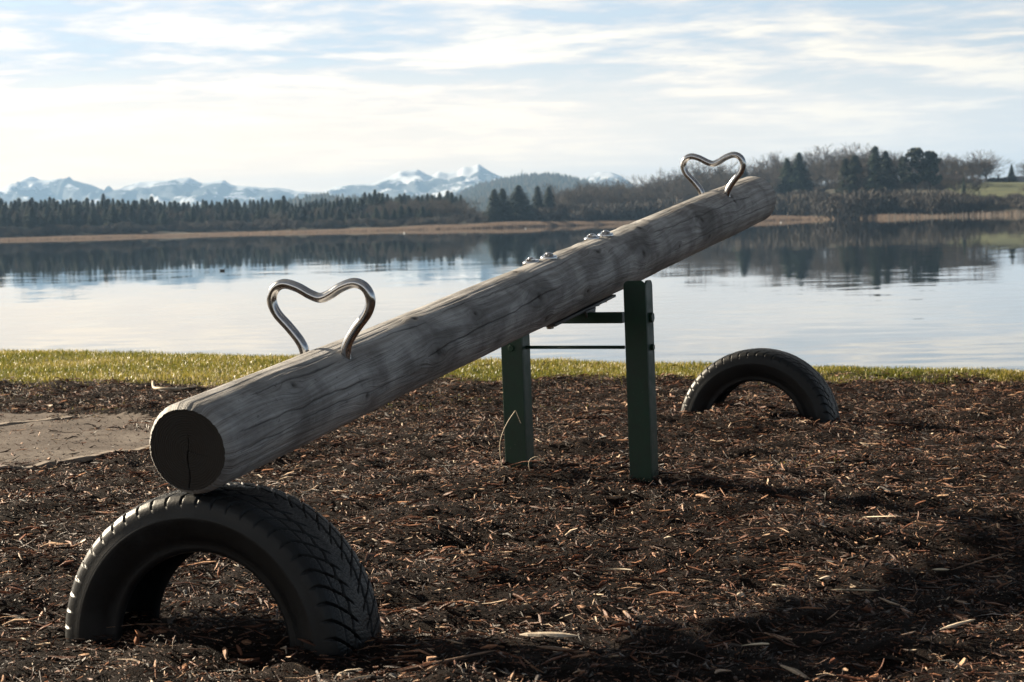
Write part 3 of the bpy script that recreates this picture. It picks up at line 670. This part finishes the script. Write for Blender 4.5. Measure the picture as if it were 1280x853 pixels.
fm = M('far_forest_leaves'); fm.b(Base_Color=fm.ramp(fm.attr('rnd'), [(0, (.014, .024, .018)), (.6, (.035, .045, .03)), (1, (.09, .075, .055))]), Roughness=.9); FARLEAF = fm.m
hill_forest(bpy.data.objects['hill'], 9000, 13., 4., 'hill_forest', 'dark forest covering the hill behind the gap', 91, 3200, 1050)
hill_forest(bpy.data.objects['low_hill'], 6000, 11., 3.6, 'low_hill_forest', 'hazy wood covering the low ground behind the gap', 92, 2300, 480)
# mast on the far ridge
p = at(652, 224, 3190); pt = at(652.5, 212, 3190)
mb = MB(); mb.tube([p, p.lerp(pt, .55)], 1.1, 6).tube([p.lerp(pt, .55), pt], .6, 6)
tag(mb.build('radio_mast', mat_flat('mast_steel', (.2, .2, .2), (.3, .3, .3))), 'thin radio mast on top of the dark wooded hill in the middle', 'mast')

# ------------------------------------------------------------------ trees
def leafmat(name, c1, c2, trans=.0):
    m = M(name); oi = m.n('ObjectInfo'); r = m.attr('rnd')
    col = m.ramp(r, [(0, c1), (1, c2)])
    hs = m.n('HueSaturation'); m.set(hs.inputs['Color'], col); m.set(hs.inputs['Value'], m.math('ADD', m.math('MULTIPLY', oi.outputs['Random'], .7), .65))
    m.set(hs.inputs['Hue'], m.math('ADD', m.math('MULTIPLY', oi.outputs['Random'], .04), .48))
    m.b(Base_Color=hs.outputs[0], Roughness=.75); return m.m
MT = dict(spruce=leafmat('spruce_needles', (.010, .022, .014), (.030, .052, .026)), bare=leafmat('bare_twigs', (.032, .025, .020), (.088, .067, .052)), brown=leafmat('brown_thicket', (.024, .020, .018), (.075, .058, .046)),
          bark=leafmat('tree_bark', (.04, .034, .03), (.09, .08, .07)), reed=leafmat('dry_reeds', (.20, .165, .125), (.50, .41, .32)))
def quads(c, a, b):
    V = np.stack([c - a - b, c + a - b, c + a + b, c - a + b], 1).reshape(-1, 3); return V, np.arange(len(V)).reshape(-1, 4)
def spruce_mesh(seed, n=2600, wid=.20, pw=.85):
    r = np.random.default_rng(seed); t = r.random(n) ** 1.25; t = .06 + .94 * t; tier = np.floor(t * 22) / 22 + r.normal(0, .006, n); t = np.clip(tier * .75 + t * .25, .05, 1)
    az = r.random(n) * 2 * PI; lob = 1 + .25 * np.sin(az * 5 + np.floor(t * 22) * 2.1) + .22 * (vn(t * 14, az * 0 + seed, seed) - .5) * 2
    Rm_ = wid * (1 - t) ** pw * lob + .008; q = r.random(n) ** .5; rr = Rm_ * q
    z = t - rr * .35 + .012 * r.normal(0, 1, n); c = np.stack([np.cos(az) * rr, np.sin(az) * rr, z], 1)
    out = np.stack([np.cos(az), np.sin(az), -.45 + r.normal(0, .25, n)], 1); sd = np.stack([-np.sin(az), np.cos(az), r.normal(0, .3, n)], 1)
    sz = (.010 + .020 * r.random(n)) * (.5 + .8 * (1 - t)); V, Fc = quads(c, out * sz[:, None] * 1.1, sd * sz[:, None] * .55)
    cr = mesh_np('crown', V, Fc, MT['spruce'], attrs={'rnd': np.repeat(r.random(n), 4)}, link=False)
    tr = MB().tube([(0, 0, -.06), (0, 0, .3), (0, 0, .93)], [.012, .009, .002], 6).build('trunk', MT['bark'], link=False)
    return [('trunk', tr), ('crown', cr)]
def pine_mesh(seed):
    r = np.random.default_rng(seed); Vs = []; 
    cl = []
    for i in range(46):
        a = r.random() * 2 * PI; h = .34 + .6 * r.random(); q = .24 * math.sin(min(1, (1.04 - h) * 2.4) * PI / 2) * r.random() ** .5; cl.append((math.cos(a) * q, math.sin(a) * q, h, .045 + .04 * r.random()))
    C = np.array(cl); n = 6000; k = r.integers(0, len(C), n); d = r.normal(0, 1, (n, 3)); d /= np.linalg.norm(d, axis=1)[:, None]; d *= (r.random(n) ** .4)[:, None]
    c = C[k, :3] + d * C[k, 3:4] * [1.1, 1.1, .85]; sz = .007 + .012 * r.random(n); a = r.normal(0, 1, (n, 3)); a /= np.linalg.norm(a, axis=1)[:, None]; b = np.cross(a, r.normal(0, 1, (n, 3))); b /= np.linalg.norm(b, axis=1)[:, None]
    V, Fc = quads(c, a * sz[:, None], b * sz[:, None] * .7)
    cr = mesh_np('crown', V, Fc, MT['spruce'], attrs={'rnd': np.repeat(r.random(n), 4)}, link=False)
    mb = MB().tube([(0, 0, -.06), (.005, 0, .4), (0, 0, .85)], [.016, .012, .004], 6)
    for q in cl[::2]: mb.tube([(0, 0, q[2] - .12), (q[0], q[1], q[2])], [.006, .002], 4)
    return [('trunk', mb.build('trunk', MT['bark'], link=False)), ('crown', cr)]
def bare_mesh(seed, spread=.5, twigs=9, mat='bare', low=.25, tw=.0030):
    r = random.Random(seed); segs = []; trunk = [Vector((0, 0, -.05))]; p = Vector((0, 0, 0)); h = .42 + .1 * r.random(); tp = [(Vector((0, 0, -.05)), .017), (Vector((r.uniform(-.01, .01), r.uniform(-.01, .01), low)), .013)]
    def grow(p, d, ln, rad, lv):
        q = p.copy(); dd = d.copy(); k = 3
        for i in range(k):
            nd = (dd + Vector((r.gauss(0, .16), r.gauss(0, .16), r.gauss(0, .10) + .10))).normalized(); q2 = q + nd * ln / k; segs.append((q.copy(), q2.copy(), rad * (1 - .22 * i), rad * (1 - .22 * (i + 1)))); 
            if lv > 0 and (i > 0 or lv > 2):
                for _ in range(2 if lv > 1 else twigs // 3):
                    a = nd.orthogonal().normalized(); a.rotate(Matrix.Rotation(r.random() * 2 * PI, 3, nd)); nd2 = (nd * (.75 + .3 * r.random()) + a * (spread + .5 * r.random())).normalized()
                    grow(q2, nd2, ln * r.uniform(.5, .75), rad * .48, lv - 1)
            q = q2; dd = nd
    base = tp[1][0]; grow(base, Vector((r.gauss(0, .08), r.gauss(0, .08), 1)).normalized(), .5, .011, 3)
    for _ in range(3):
        a = r.random() * 2 * PI; grow(base + Vector((0, 0, r.uniform(-.04, .1))), Vector((math.cos(a) * .7, math.sin(a) * .7, .8)).normalized(), .38, .007, 3)
    zmax = max(s_[1].z for s_ in segs); sc_ = 1.0 / zmax
    P = np.array([s_[0][:] for s_ in segs]) * sc_; Q = np.array([s_[1][:] for s_ in segs]) * sc_; ra = np.maximum(np.array([s_[2] for s_ in segs]), tw); rb_ = np.maximum(np.array([s_[3] for s_ in segs]), tw * .5)
    d = Q - P; d /= np.linalg.norm(d, axis=1)[:, None] + 1e-9; a = np.cross(d, [.3, .2, .93]); a /= np.linalg.norm(a, axis=1)[:, None] + 1e-9; b = np.cross(d, a)
    V = []
    for c_, rad in ((P, ra), (Q, rb_)):
        for k in range(3): an = 2 * PI * k / 3; V.append(c_ + (a * math.cos(an) + b * math.sin(an)) * rad[:, None])
    V = np.stack(V, 1).reshape(-1, 3); q = np.array([[0, 1, 4, 3], [1, 2, 5, 4], [2, 0, 3, 5]]); Fc = (np.arange(len(P))[:, None, None] * 6 + q[None]).reshape(-1, 4)
    rr = np.random.default_rng(seed); cr = mesh_np('crown', V, Fc, MT[mat], attrs={'rnd': np.repeat(rr.random(len(P)), 6)}, link=False)
    print('bare segs', len(segs))
    tr = MB().tube([p_ * sc_ for p_, _ in tp], [x_ for _, x_ in tp], 7).build('trunk', MT['bark'], link=False)
    return [('trunk', tr), ('crown', cr)]
def bush_mesh(seed, n=2200):
    r = np.random.default_rng(seed); cl = np.stack([r.normal(0, .42, 14), r.normal(0, .3, 14), .25 + .5 * r.random(14)], 1); k = r.integers(0, 14, n)
    d = r.normal(0, 1, (n, 3)); d /= np.linalg.norm(d, axis=1)[:, None]; c = cl[k] + d * (r.random(n) ** .5)[:, None] * .30; c[:, 2] = np.abs(c[:, 2])
    a = np.stack([r.normal(0, .4, n), r.normal(0, .4, n), np.ones(n)], 1) * (.05 + .06 * r.random(n))[:, None]; b = np.cross(a, r.normal(0, 1, (n, 3))); b /= np.linalg.norm(b, axis=1)[:, None] + 1e-9; b *= .006
    V, Fc = quads(c, a, b); cr = mesh_np('foliage', V, Fc, MT['brown'], attrs={'rnd': np.repeat(r.random(n), 4)}, link=False)
    mb = MB()
    for q in cl[:9]: mb.tube([(q[0] * .3, q[1] * .3, -.1), tuple(q)], [.012, .005], 5)
    return [('stem', mb.build('stem', MT['bark'], link=False)), ('foliage', cr)]
SPR = [spruce_mesh(i + 1, wid=w_, n=3400, pw=p_) for i, (w_, p_) in enumerate(((.17, .7), (.20, .75), (.23, .85), (.15, .6)))]; PIN = [pine_mesh(51), pine_mesh(52)]; BAR = [bare_mesh(s_, tw=t_) for s_, t_ in ((3, .003), (8, .003), (14, .0024), (21, .0035))]; BUS = [bush_mesh(s_) for s_ in (61, 62, 63)]
rt = random.Random(99)
def tree(px, ytop, D, kind, name, label, cat, group, v=None, wx_=1.0):
    x = at(px, hor(px), D).x; z = float(far_z(np.array([x]), np.array([float(D)]))[0]); top = at(px, ytop, D).z; h = max(2., top - z)
    var = kind[v if v is not None else rt.randrange(len(kind))]
    return place(var, name, (x, D, z), rt.random() * 6.28, (h * wx_, h * wx_, h), label, cat, group)
def shoreD(px): 
    x = at(px, hor(px), 620).x; return float(far_shore(np.array([x]))[0])
def I(px, pts): return float(np.interp(px, [a for a, _ in pts], [b for _, b in pts]))
# left forest
topL = [(-60, 248), (0, 246), (60, 245), (110, 243), (140, 242), (200, 246), (260, 245), (330, 246), (400, 244), (440, 243), (480, 240), (540, 240), (590, 242)]
px = -60.
while px < 580:
    tree(px, I(px, topL) + 3.5 + 9 * (float(fbm(px * .03, 2., 5, 3)) - .5) * 1.6 + rt.gauss(0, 2.4), shoreD(px) + 110 + rt.random() * 60, SPR, 'spruce_tree', 'tall dark spruce in the back of the forest across the lake, left', 'spruce tree', 'tall spruces of the left forest', wx_=rt.uniform(1.3, 1.9)); px += rt.uniform(4.2, 7.0)
px = -60.
while px < 560:
    tree(px, I(px, topL) + rt.uniform(3, 17), shoreD(px) + 70 + rt.random() * 35, SPR, 'spruce_tree', 'lower spruce in the front of the forest across the lake, left', 'spruce tree', 'lower spruces of the left forest', wx_=rt.uniform(1.6, 2.3)); px += rt.uniform(5, 8)
px = -58.
while px < 540:
    tree(px, I(px, topL) + rt.uniform(12, 27), shoreD(px) + 36 + rt.random() * 16, SPR, 'spruce_tree', 'short young spruce at the lake edge of the left forest', 'spruce tree', 'young spruces at the edge of the left forest', wx_=rt.uniform(1.7, 2.5)); px += rt.uniform(6, 12)
px = -55.
while px < 588:
    f = sstep(420, 520, px); tree(px, I(px, topL) + rt.uniform(12, 24) * (1 - f) + rt.uniform(3, 12) * f, shoreD(px) + 45 + rt.random() * 40, BAR, 'bare_tree', 'leafless brown tree before the spruces across the lake, left', 'bare tree', 'bare trees of the left forest', wx_=rt.uniform(1.1, 1.6)); px += rt.uniform(5, 8.5) * (1 - .4 * f)
px = -60.
while px < 592:
    tree(px, hor(px) - rt.uniform(3, 15), shoreD(px) + 22 + rt.random() * 22, BUS, 'lakeside_bush', 'brown leafless bush behind the reeds across the lake, left', 'bush', 'bushes before the left forest', wx_=rt.uniform(1.2, 1.9)); px += rt.uniform(4, 6.5)
# free-standing dark spruces in the gap
for i, (px, yt, lab, w_) in enumerate(((619, 236, 'dark spruce, leftmost of the five free standing in the gap', 2.0), (629, 235, 'dark spruce, second of the five free standing in the gap', 2.1), (649, 231, 'widest and tallest dark spruce standing free in the gap', 2.5), (673, 232, 'narrow dark spruce between the widest one and the brown trees', 1.7), (687, 233, 'dark spruce, rightmost of the five free standing in the gap', 1.8))):
    tree(px, yt, shoreD(px) + 30 + 4 * i, SPR, 'spruce_tree', lab, 'spruce tree', 'free standing spruces in the gap', v=i % 4, wx_=w_)
px = 596.
while px < 720:
    tree(px, 264 + rt.uniform(-4, 4), shoreD(px) + 75 + rt.random() * 20, BUS, 'lakeside_bush', 'low brown bush in the gap between the two woods', 'bush', 'bushes in the gap', wx_=1.5); px += rt.uniform(7, 12)
# right wood
topR = [(692, 240), (705, 228), (740, 225), (790, 222), (830, 214), (850, 207), (890, 205), (930, 200), (960, 198), (1000, 196), (1040, 188), (1090, 184), (1120, 192), (1180, 196), (1205, 202), (1235, 194), (1250, 212), (1290, 208), (1340, 205)]
botR = [(700, 262), (900, 258), (1000, 248), (1280, 240)]
for row, (dd, dy, stp, lab, grp) in enumerate(((150, 0, (6, 10), 'tall leafless tree at the top of the wooded slope, right', 'tall bare trees of the right wood'), (105, 12, (6.5, 10), 'leafless tree halfway up the wooded slope, right', 'middle bare trees of the right wood'), (60, 27, (7, 11), 'low leafless tree at the foot of the wooded slope, right', 'low bare trees of the right wood'))):
    px = 694.
    while px < 1340:
        if not (1240 < px < 1276 and row == 0) and not (1183 < px < 1206 and row == 1) and not (1228 < px < 1280 and row >= 1):
            k = sstep(690, 1000, px); yt = I(px, topR) + dy * (.35 + .65 * k) + rt.uniform(-11, 1) * (.3 + .7 * k)
            tree(px, yt, shoreD(px) + dd + rt.random() * 25, BAR, 'bare_tree', lab, 'bare tree', grp, wx_=rt.uniform(1.0, 1.5))
        px += rt.uniform(*stp) * .96
px = 700.
while px < 1340:
    if not (1228 < px < 1275):
        tree(px, I(px, [(700, 258), (900, 250), (960, 240), (1100, 240), (1200, 244), (1280, 250)]) + rt.uniform(-4, 5), shoreD(px) + 20 + rt.random() * 25, BUS, 'lakeside_bush', 'dark brown shrub along the foot of the wooded slope, right', 'bush', 'shrubs along the right shore', wx_=rt.uniform(1.3, 2.0))
    px += rt.uniform(4, 6)
for px, yt, kind, w_, lab in ((929, 203, SPR, 1.2, 'dark spruce showing right of the far steel handle'), (985, 197, SPR, 1.2, 'dark spruce left of the centre of the wooded slope'), (1000, 190, SPR, 1.35, 'pointed dark spruce, taller of the pair left on the wooded slope'), (1058, 197, SPR, 1.1, 'slim spruce at the left of the central spruce clump'), (1070, 193, SPR, 1.5, 'broad spruce in the central spruce clump'),
        (1095, 182, SPR, 1.1, 'tallest slim spruce of the central spruce clump'), (1108, 188, SPR, 1.3, 'right-hand spruce of the central spruce clump'), (1145, 184, PIN, 1.25, 'broad round-topped dark pine on the wooded slope'), (1163, 188, PIN, .9, 'smaller dark pine just right of the broad round-topped one'),
        (1205, 220, SPR, .55, 'dark columnar conifer beside the brown-roofed house'), (1265, 205, SPR, 1.25, 'small lone spruce standing against the sky at the far right')):
    tree(px, yt, shoreD(px) + ((165 if px > 1250 else 64) if yt < 215 else 60), kind, 'pine_tree' if kind is PIN else 'spruce_tree', lab, 'pine tree' if kind is PIN else 'spruce tree', 'dark conifers on the right slope', wx_=w_ * (1.45 if kind is SPR and 920 < px < 1200 else 1))
tree(1232, 190, shoreD(1232) + 160, BAR, 'bare_tree', 'large round bare tree crown at the right end of the slope', 'bare tree', None, v=1, wx_=1.5)

# thicket filling the slope
px = 960.
while px < 1224:
    tree(px, I(px, [(960, 232), (1060, 228), (1110, 238), (1180, 237), (1224, 238)]) + rt.uniform(-4, 4), shoreD(px) + 110 + rt.random() * 20, BUS, 'lakeside_bush', 'dark thicket bush halfway up the wooded slope, right', 'bush', 'thicket on the right slope', wx_=rt.uniform(1.0, 1.5)); px += rt.uniform(6, 9)
px = 1168.
while px < 1248:
    tree(px, I(px, topR) + rt.uniform(-3, 9), shoreD(px) + 150 + rt.random() * 20, BAR, 'bare_tree', 'round bare crown behind the brown-roofed house', 'bare tree', 'bare crowns behind the brown-roofed house', wx_=rt.uniform(1.3, 1.9)); px += rt.uniform(5, 8)
px = 1222.
while px < 1300:
    tree(px, 246 + rt.uniform(-5, 4), shoreD(px) + 45 + rt.random() * 10, BUS, 'lakeside_bush', 'dark bush below the small meadow at the far right', 'bush', 'bushes below the meadow', wx_=rt.uniform(1.0, 1.5)); px += rt.uniform(5, 7)
# houses
def house(px, yeave, ytop, D, w, label, wc, rc, depth=9., rz=0.):
    c = at(px, yeave, D); base = float(far_z(np.array([c.x]), np.array([float(D)]))[0]) - .6; he = c.z - base; hr = at(px, ytop, D).z - base
    r = empty('house', (c.x, D, base), label, 'house', rz=rz); mw = mat_flat('render_wall', wc, tuple(v * 1.2 for v in wc), .8); mr = mat_flat('roof_tiles', rc, tuple(v * 1.5 for v in rc), 1.5)
    x0, x1, y0, y1 = -w / 2, w / 2, -depth / 2, depth / 2
    MB().add([(x0, y0, 0), (x1, y0, 0), (x1, y1, 0), (x0, y1, 0), (x0, y0, he), (x1, y0, he), (x1, y1, he), (x0, y1, he), (x0, 0, hr - .25), (x1, 0, hr - .25)],
             [(0, 1, 5, 4), (1, 2, 6, 9, 5), (2, 3, 7, 6), (3, 0, 4, 8, 7), (3, 2, 1, 0)]).build('wall', mw, r)
    mb = MB(); o = .7
    for sg in (-1, 1): mb.prism([(x0 - o, 0, hr), (x1 + o, 0, hr), (x1 + o, sg * (depth / 2 + o), he - .1), (x0 - o, sg * (depth / 2 + o), he - .1)], (0, 0, .22))
    mb.build('roof', mr, r)
    glass = mat_flat('window_glass', (.02, .025, .03), (.03, .035, .04), 1, .1)
    for i in range(max(2, int(w // 3.5))):
        cx = x0 + (i + .5) * w / max(2, int(w // 3.5)); MB().prism([(cx - .5, y0 - .04, he * .42), (cx + .5, y0 - .04, he * .42), (cx + .5, y0 - .04, he * .42 + 1.3), (cx - .5, y0 - .04, he * .42 + 1.3)], (0, .03, 0)).build('window', glass, r)
    MB().prism([(w * .2, -.4, hr - .8), (w * .2 + .7, -.4, hr - .8), (w * .2 + .7, .3, hr - .8), (w * .2, .3, hr - .8)], (0, 0, 1.9)).build('chimney', mw, r)
house(1191, 227, 218, 690, 6., 'house with a brown pitched roof half hidden by trees', (.16, .12, .10), (.035, .022, .018), 8)
house(1276, 228, 221, 700, 8.5, 'low house with a grey roof at the right edge above the meadow', (.10, .09, .09), (.16, .17, .19), 8)
# hedge along the meadow top
r_ = np.random.default_rng(77); D_ = 690.; a0 = at(1236, 232, D_); a1 = at(1262, 232, D_); n = 2600
x = a0.x + (a1.x - a0.x) * r_.random(n); z0 = far_z(x, np.full(n, D_)); hh = at(1250, 225, D_).z - z0.mean(); c = np.stack([x, D_ + r_.normal(0, .8, n), z0 + hh * r_.random(n) * (.85 + .15 * vn(x * .5, x * 0, 3))], 1)
a = r_.normal(0, .3, (n, 3)); b = r_.normal(0, .3, (n, 3)); V, Fc = quads(c, a, b)
tag(mesh_np('hedge', V, Fc, MT['brown'], attrs={'rnd': np.repeat(r_.random(n), 4)}), 'dark clipped hedge along the top of the meadow at the right', 'hedge')
# bright meadow sheet over the slope
pts = [(p_, y_) for p_ in np.linspace(1100, 1300, 60) for y_ in (0, 1)]
X = np.linspace(at(1224, 260, 600).x, at(1300, 260, 600).x * 1.1, 80); Yl = np.linspace(0, 1, 12); XX, VV = np.meshgrid(X, Yl); YY = far_shore(XX) + 52 + VV * 100; ZZ = far_z(XX, YY) + .15
m = M('meadow_grass'); n_ = m.noise(m.coord('Object'), .15, 4); m.b(Base_Color=m.ramp(n_, [(.3, (.06, .075, .028)), (.7, (.10, .11, .04))]), Roughness=.9)
tag(mesh_np('meadow', np.stack([XX, YY, ZZ], -1).reshape(-1, 3), grid_faces(12, 80), m.m, smooth=True), kind='structure')

# reeds (stuff)
r_ = np.random.default_rng(41); n = 90000; x = -175 + 350 * r_.random(n); pxx = 640 + x / 620 * F
dens = np.interp(pxx, [-60, 0, 300, 590, 700, 900, 1040, 1080, 1110, 1280], [1, 1, 1, 1, 1, 1, .9, .25, .08, .05]); keep = r_.random(n) < dens; x = x[keep]; n = len(x)
y = far_shore(x) + r_.random(n) * 10 - 5; hgt = (.40 + .34 * sstep(380, 560, pxx[keep])) * (1.25 + .7 * fbm(x * .05, x * 0, 7, 3) * 2 + .4 * r_.random(n)) * (.55 + .45 * sstep(-5, 0, y - far_shore(x))); hgt *= np.where(fbm(x * .03, x * 0 + 4, 3, 2) < .33, .6, 1)
z = np.maximum(far_z(x, y), WATER_Z) - .1; w = .03 + .05 * r_.random(n); V = np.empty((n, 3, 3)); V[:, 0] = np.stack([x - w, y, z], 1); V[:, 1] = np.stack([x + w, y + r_.normal(0, .05, n), z], 1); V[:, 2] = np.stack([x + r_.normal(0, .15, n), y, z + hgt], 1)
tag(mesh_np('reeds', V.reshape(-1, 3), np.arange(n * 3).reshape(-1, 3), MT['reed'], attrs={'rnd': np.repeat(r_.random(n), 3)}), 'tan belt of dry reeds along the far shore', 'reeds', kind='stuff')

# pale stakes in the water at the right
mst = mat_flat('bleached_stake', (.15, .145, .13), (.26, .25, .23), 2); stk = None
for i in range(40):
    px = 1112 + i * 4.4 + rt.uniform(-2, 2); D = 528 + rt.uniform(-4, 4); c = at(px, hor(px), D); hh = rt.uniform(.5, 1.6)
    if stk is None: stk = MB().tube([(0, 0, -.8), (0, 0, .5), (.02, 0, 1.0), (.02, 0, 1.03)], [.09, .085, .08, .03], 7).build('stake', mst, link=False)
    o = bpy.data.objects.new('stake', stk); COL.objects.link(o); o.location = (c.x, D, WATER_Z); o.scale = (1, 1, hh); o.rotation_euler = (rt.gauss(0, .05), rt.gauss(0, .05), rt.random() * 6)
    tag(o, 'pale wooden stake in the row along the far right shore', 'stake', 'stakes along the right shore')
# floats and a duck
mw = mat_flat('white_float_plastic', (.75, .75, .74), (.85, .85, .84), 2, .4)
for px, D, lab in ((505, 330, 'tiny white float on the lake, leftmost of three'), (657, 420, 'tiny white float on the lake just above the log'), (976, 380, 'tiny white float right of the raised log end')):
    c = at(px, hor(px), D); mb = MB().tube([(0, 0, -.25), (0, 0, -.1), (0, 0, .1), (0, 0, .25), (0, 0, .34), (0, 0, .42), (0, 0, .5)], [.1, .24, .28, .2, .08, .06, .05], 12)
    o = mb.build('mooring_float', mw, smooth=True); o.location = (c.x, D, WATER_Z); o.scale = (.5,) * 3; tag(o, lab, 'float')
c = on_z(278, 339, WATER_Z); mb = MB()
mb.tube([(-.24, 0, .09), (-.17, 0, .08), (-.08, 0, .05), (.04, 0, .04), (.14, 0, .06), (.19, 0, .09)], [.01, .045, .085, .095, .06, .02], 10)
mb.tube([(.13, 0, .06), (.16, 0, .13), (.17, 0, .18), (.20, 0, .20), (.23, 0, .195), (.28, 0, .185)], [.04, .028, .032, .038, .024, .008], 8)
o = mb.build('duck', mat_flat('duck_feathers', (.03, .025, .02), (.08, .06, .045), 20), smooth=True); o.location = c; o.scale = (.38,) * 3; tag(o, 'small dark duck swimming far out on the lake at the left', 'duck')

rm = MT['reed']; nt = rm.node_tree; tb = nt.nodes.new('ShaderNodeBsdfTranslucent'); ms = nt.nodes.new('ShaderNodeMixShader'); ms.inputs[0].default_value = .5
pb_ = nt.nodes['Principled BSDF']; nt.links.new(pb_.inputs['Base Color'].links[0].from_socket, tb.inputs[0]); nt.links.new(pb_.outputs[0], ms.inputs[1]); nt.links.new(tb.outputs[0], ms.inputs[2]); nt.links.new(ms.outputs[0], nt.nodes['Material Output'].inputs[0])
# ------------------------------------------------------------------ haze
m = M('haze_air'); nt = m.nt; nt.nodes.remove(m.bs); pv = nt.nodes.new('ShaderNodeVolumePrincipled'); pv.inputs['Color'].default_value = (.34, .56, .88, 1); pv.inputs['Density'].default_value = 1.35e-4; pv.inputs['Anisotropy'].default_value = .2
nt.links.new(pv.outputs[0], m.out.inputs['Volume'])
hx0, hx1, hy0, hy1, hz0, hz1 = -5800, 5800, -120, 9200, -16, 225
hz = MB().add([(x, y, z) for z in (hz0, hz1) for x, y in ((hx0, hy0), (hx1, hy0), (hx1, hy1), (hx0, hy1))], [(3, 2, 1, 0), (4, 5, 6, 7), (0, 1, 5, 4), (1, 2, 6, 5), (2, 3, 7, 6), (3, 0, 4, 7)]).build('haze', m.m)
tag(hz, 'thin bluish air over the lake', 'haze', kind='stuff')

# ------------------------------------------------------------------ sun and sky
SD = Vector((-.87, .49, .42)).normalized(); elev = math.asin(SD.z); azim = math.atan2(SD.x, SD.y)
sl = bpy.data.lights.new('sun', 'SUN'); sl.energy = 5.0; sl.angle = math.radians(.6); sl.color = (1, .85, .64); so = bpy.data.objects.new('sun', sl); COL.objects.link(so)
so.rotation_euler = SD.to_track_quat('Z', 'Y').to_euler(); so.location = (-20, 10, 20)
w = bpy.data.worlds.new('World'); sc.world = w; w.use_nodes = True
class Wd(M):
    def __init__(s): s.nt = w.node_tree; s.bg = s.nt.nodes['Background']
q = Wd(); sky = q.n('TexSky', sky_type='NISHITA'); sky.sun_disc = False; sky.sun_elevation = elev; sky.sun_rotation = azim; sky.air_density = 1.0; sky.dust_density = .6; sky.ozone_density = 1.2
tc = q.n('TexCoord'); sx = q.n('SeparateXYZ'); q.set(sx.inputs[0], tc.outputs['Generated'])
zz = q.math('MAXIMUM', sx.outputs[2], 0.); den = q.math('ADD', zz, .07)
cx = q.n('CombineXYZ'); q.set(cx.inputs[0], q.math('DIVIDE', sx.outputs[0], den)); q.set(cx.inputs[1], q.math('DIVIDE', sx.outputs[1], den))
mp = q.n('Mapping'); q.set(mp.inputs[0], cx); mp.inputs['Scale'].default_value = (1.05, 1.15, 1); mp.inputs['Rotation'].default_value = (0, 0, .12); mp.inputs['Location'].default_value = (1.7, 2.3, 0)
n1 = q.noise(mp, 1.2, 8, .60, .35); n2 = q.noise(mp, 4.2, 5, .6, .3)
f = q.math('ADD', q.math('MULTIPLY', n1, .70), q.math('MULTIPLY', n2, .30))
sun_dot = q.n('VectorMath', operation='DOT_PRODUCT'); q.set(sun_dot.inputs[0], tc.outputs['Generated']); sun_dot.inputs[1].default_value = SD
sd = q.math('MULTIPLY_ADD', sun_dot.outputs[1], .5, .5)          # 0..1 towards the sun
cm = q.ramp(f, [(.43, 0), (.51, .45), (.59, 1)])                 # cloud brightness
dark = q.mix(sd, (.08, .12, .21), (.66, .72, .84)); lite = q.mix(sd, (.12, .14, .17), (1.50, 1.34, 1.08))
cloud = q.mix(cm, dark, lite)
scl = q.n('VectorMath', operation='SCALE'); q.set(scl.inputs[0], sky.outputs[0]); scl.inputs['Scale'].default_value = .14
cov = q.ramp(q.math('ADD', f, q.math('MULTIPLY', sd, .16)), [(.46, .35), (.62, .97)])
veil = q.math('MAXIMUM', cov, q.ramp(zz, [(.0, .85), (.25, .3)]))
col = q.mix(veil, scl.outputs[0], cloud)
hb = q.ramp(zz, [(.0, 1), (.028, .92), (.085, 0)]); hc = q.mix(q.ramp(sd, [(.60, 0), (.82, 1)]), (.92, .94, .94), (1.85, 1.30, .74))
col = q.mix(q.math('MULTIPLY', hb, .8), col, hc)
dim = q.math('MULTIPLY', q.ramp(zz, [(.12, 1), (.34, .28), (1, .17)]), .475)
fin = q.n('VectorMath', operation='SCALE'); q.set(fin.inputs[0], col); q.set(fin.inputs['Scale'], dim)
q.set(q.bg.inputs[0], fin.outputs[0]); q.bg.inputs[1].default_value = 1.0

sc.view_settings.view_transform = 'Standard'; sc.view_settings.look = 'None'; sc.view_settings.exposure = 1.42; sc.view_settings.gamma = 1
sc.render.engine = 'CYCLES'
try:
    sc.cycles.volume_bounces = 0; sc.cycles.max_bounces = 6
except Exception as e: print(e)
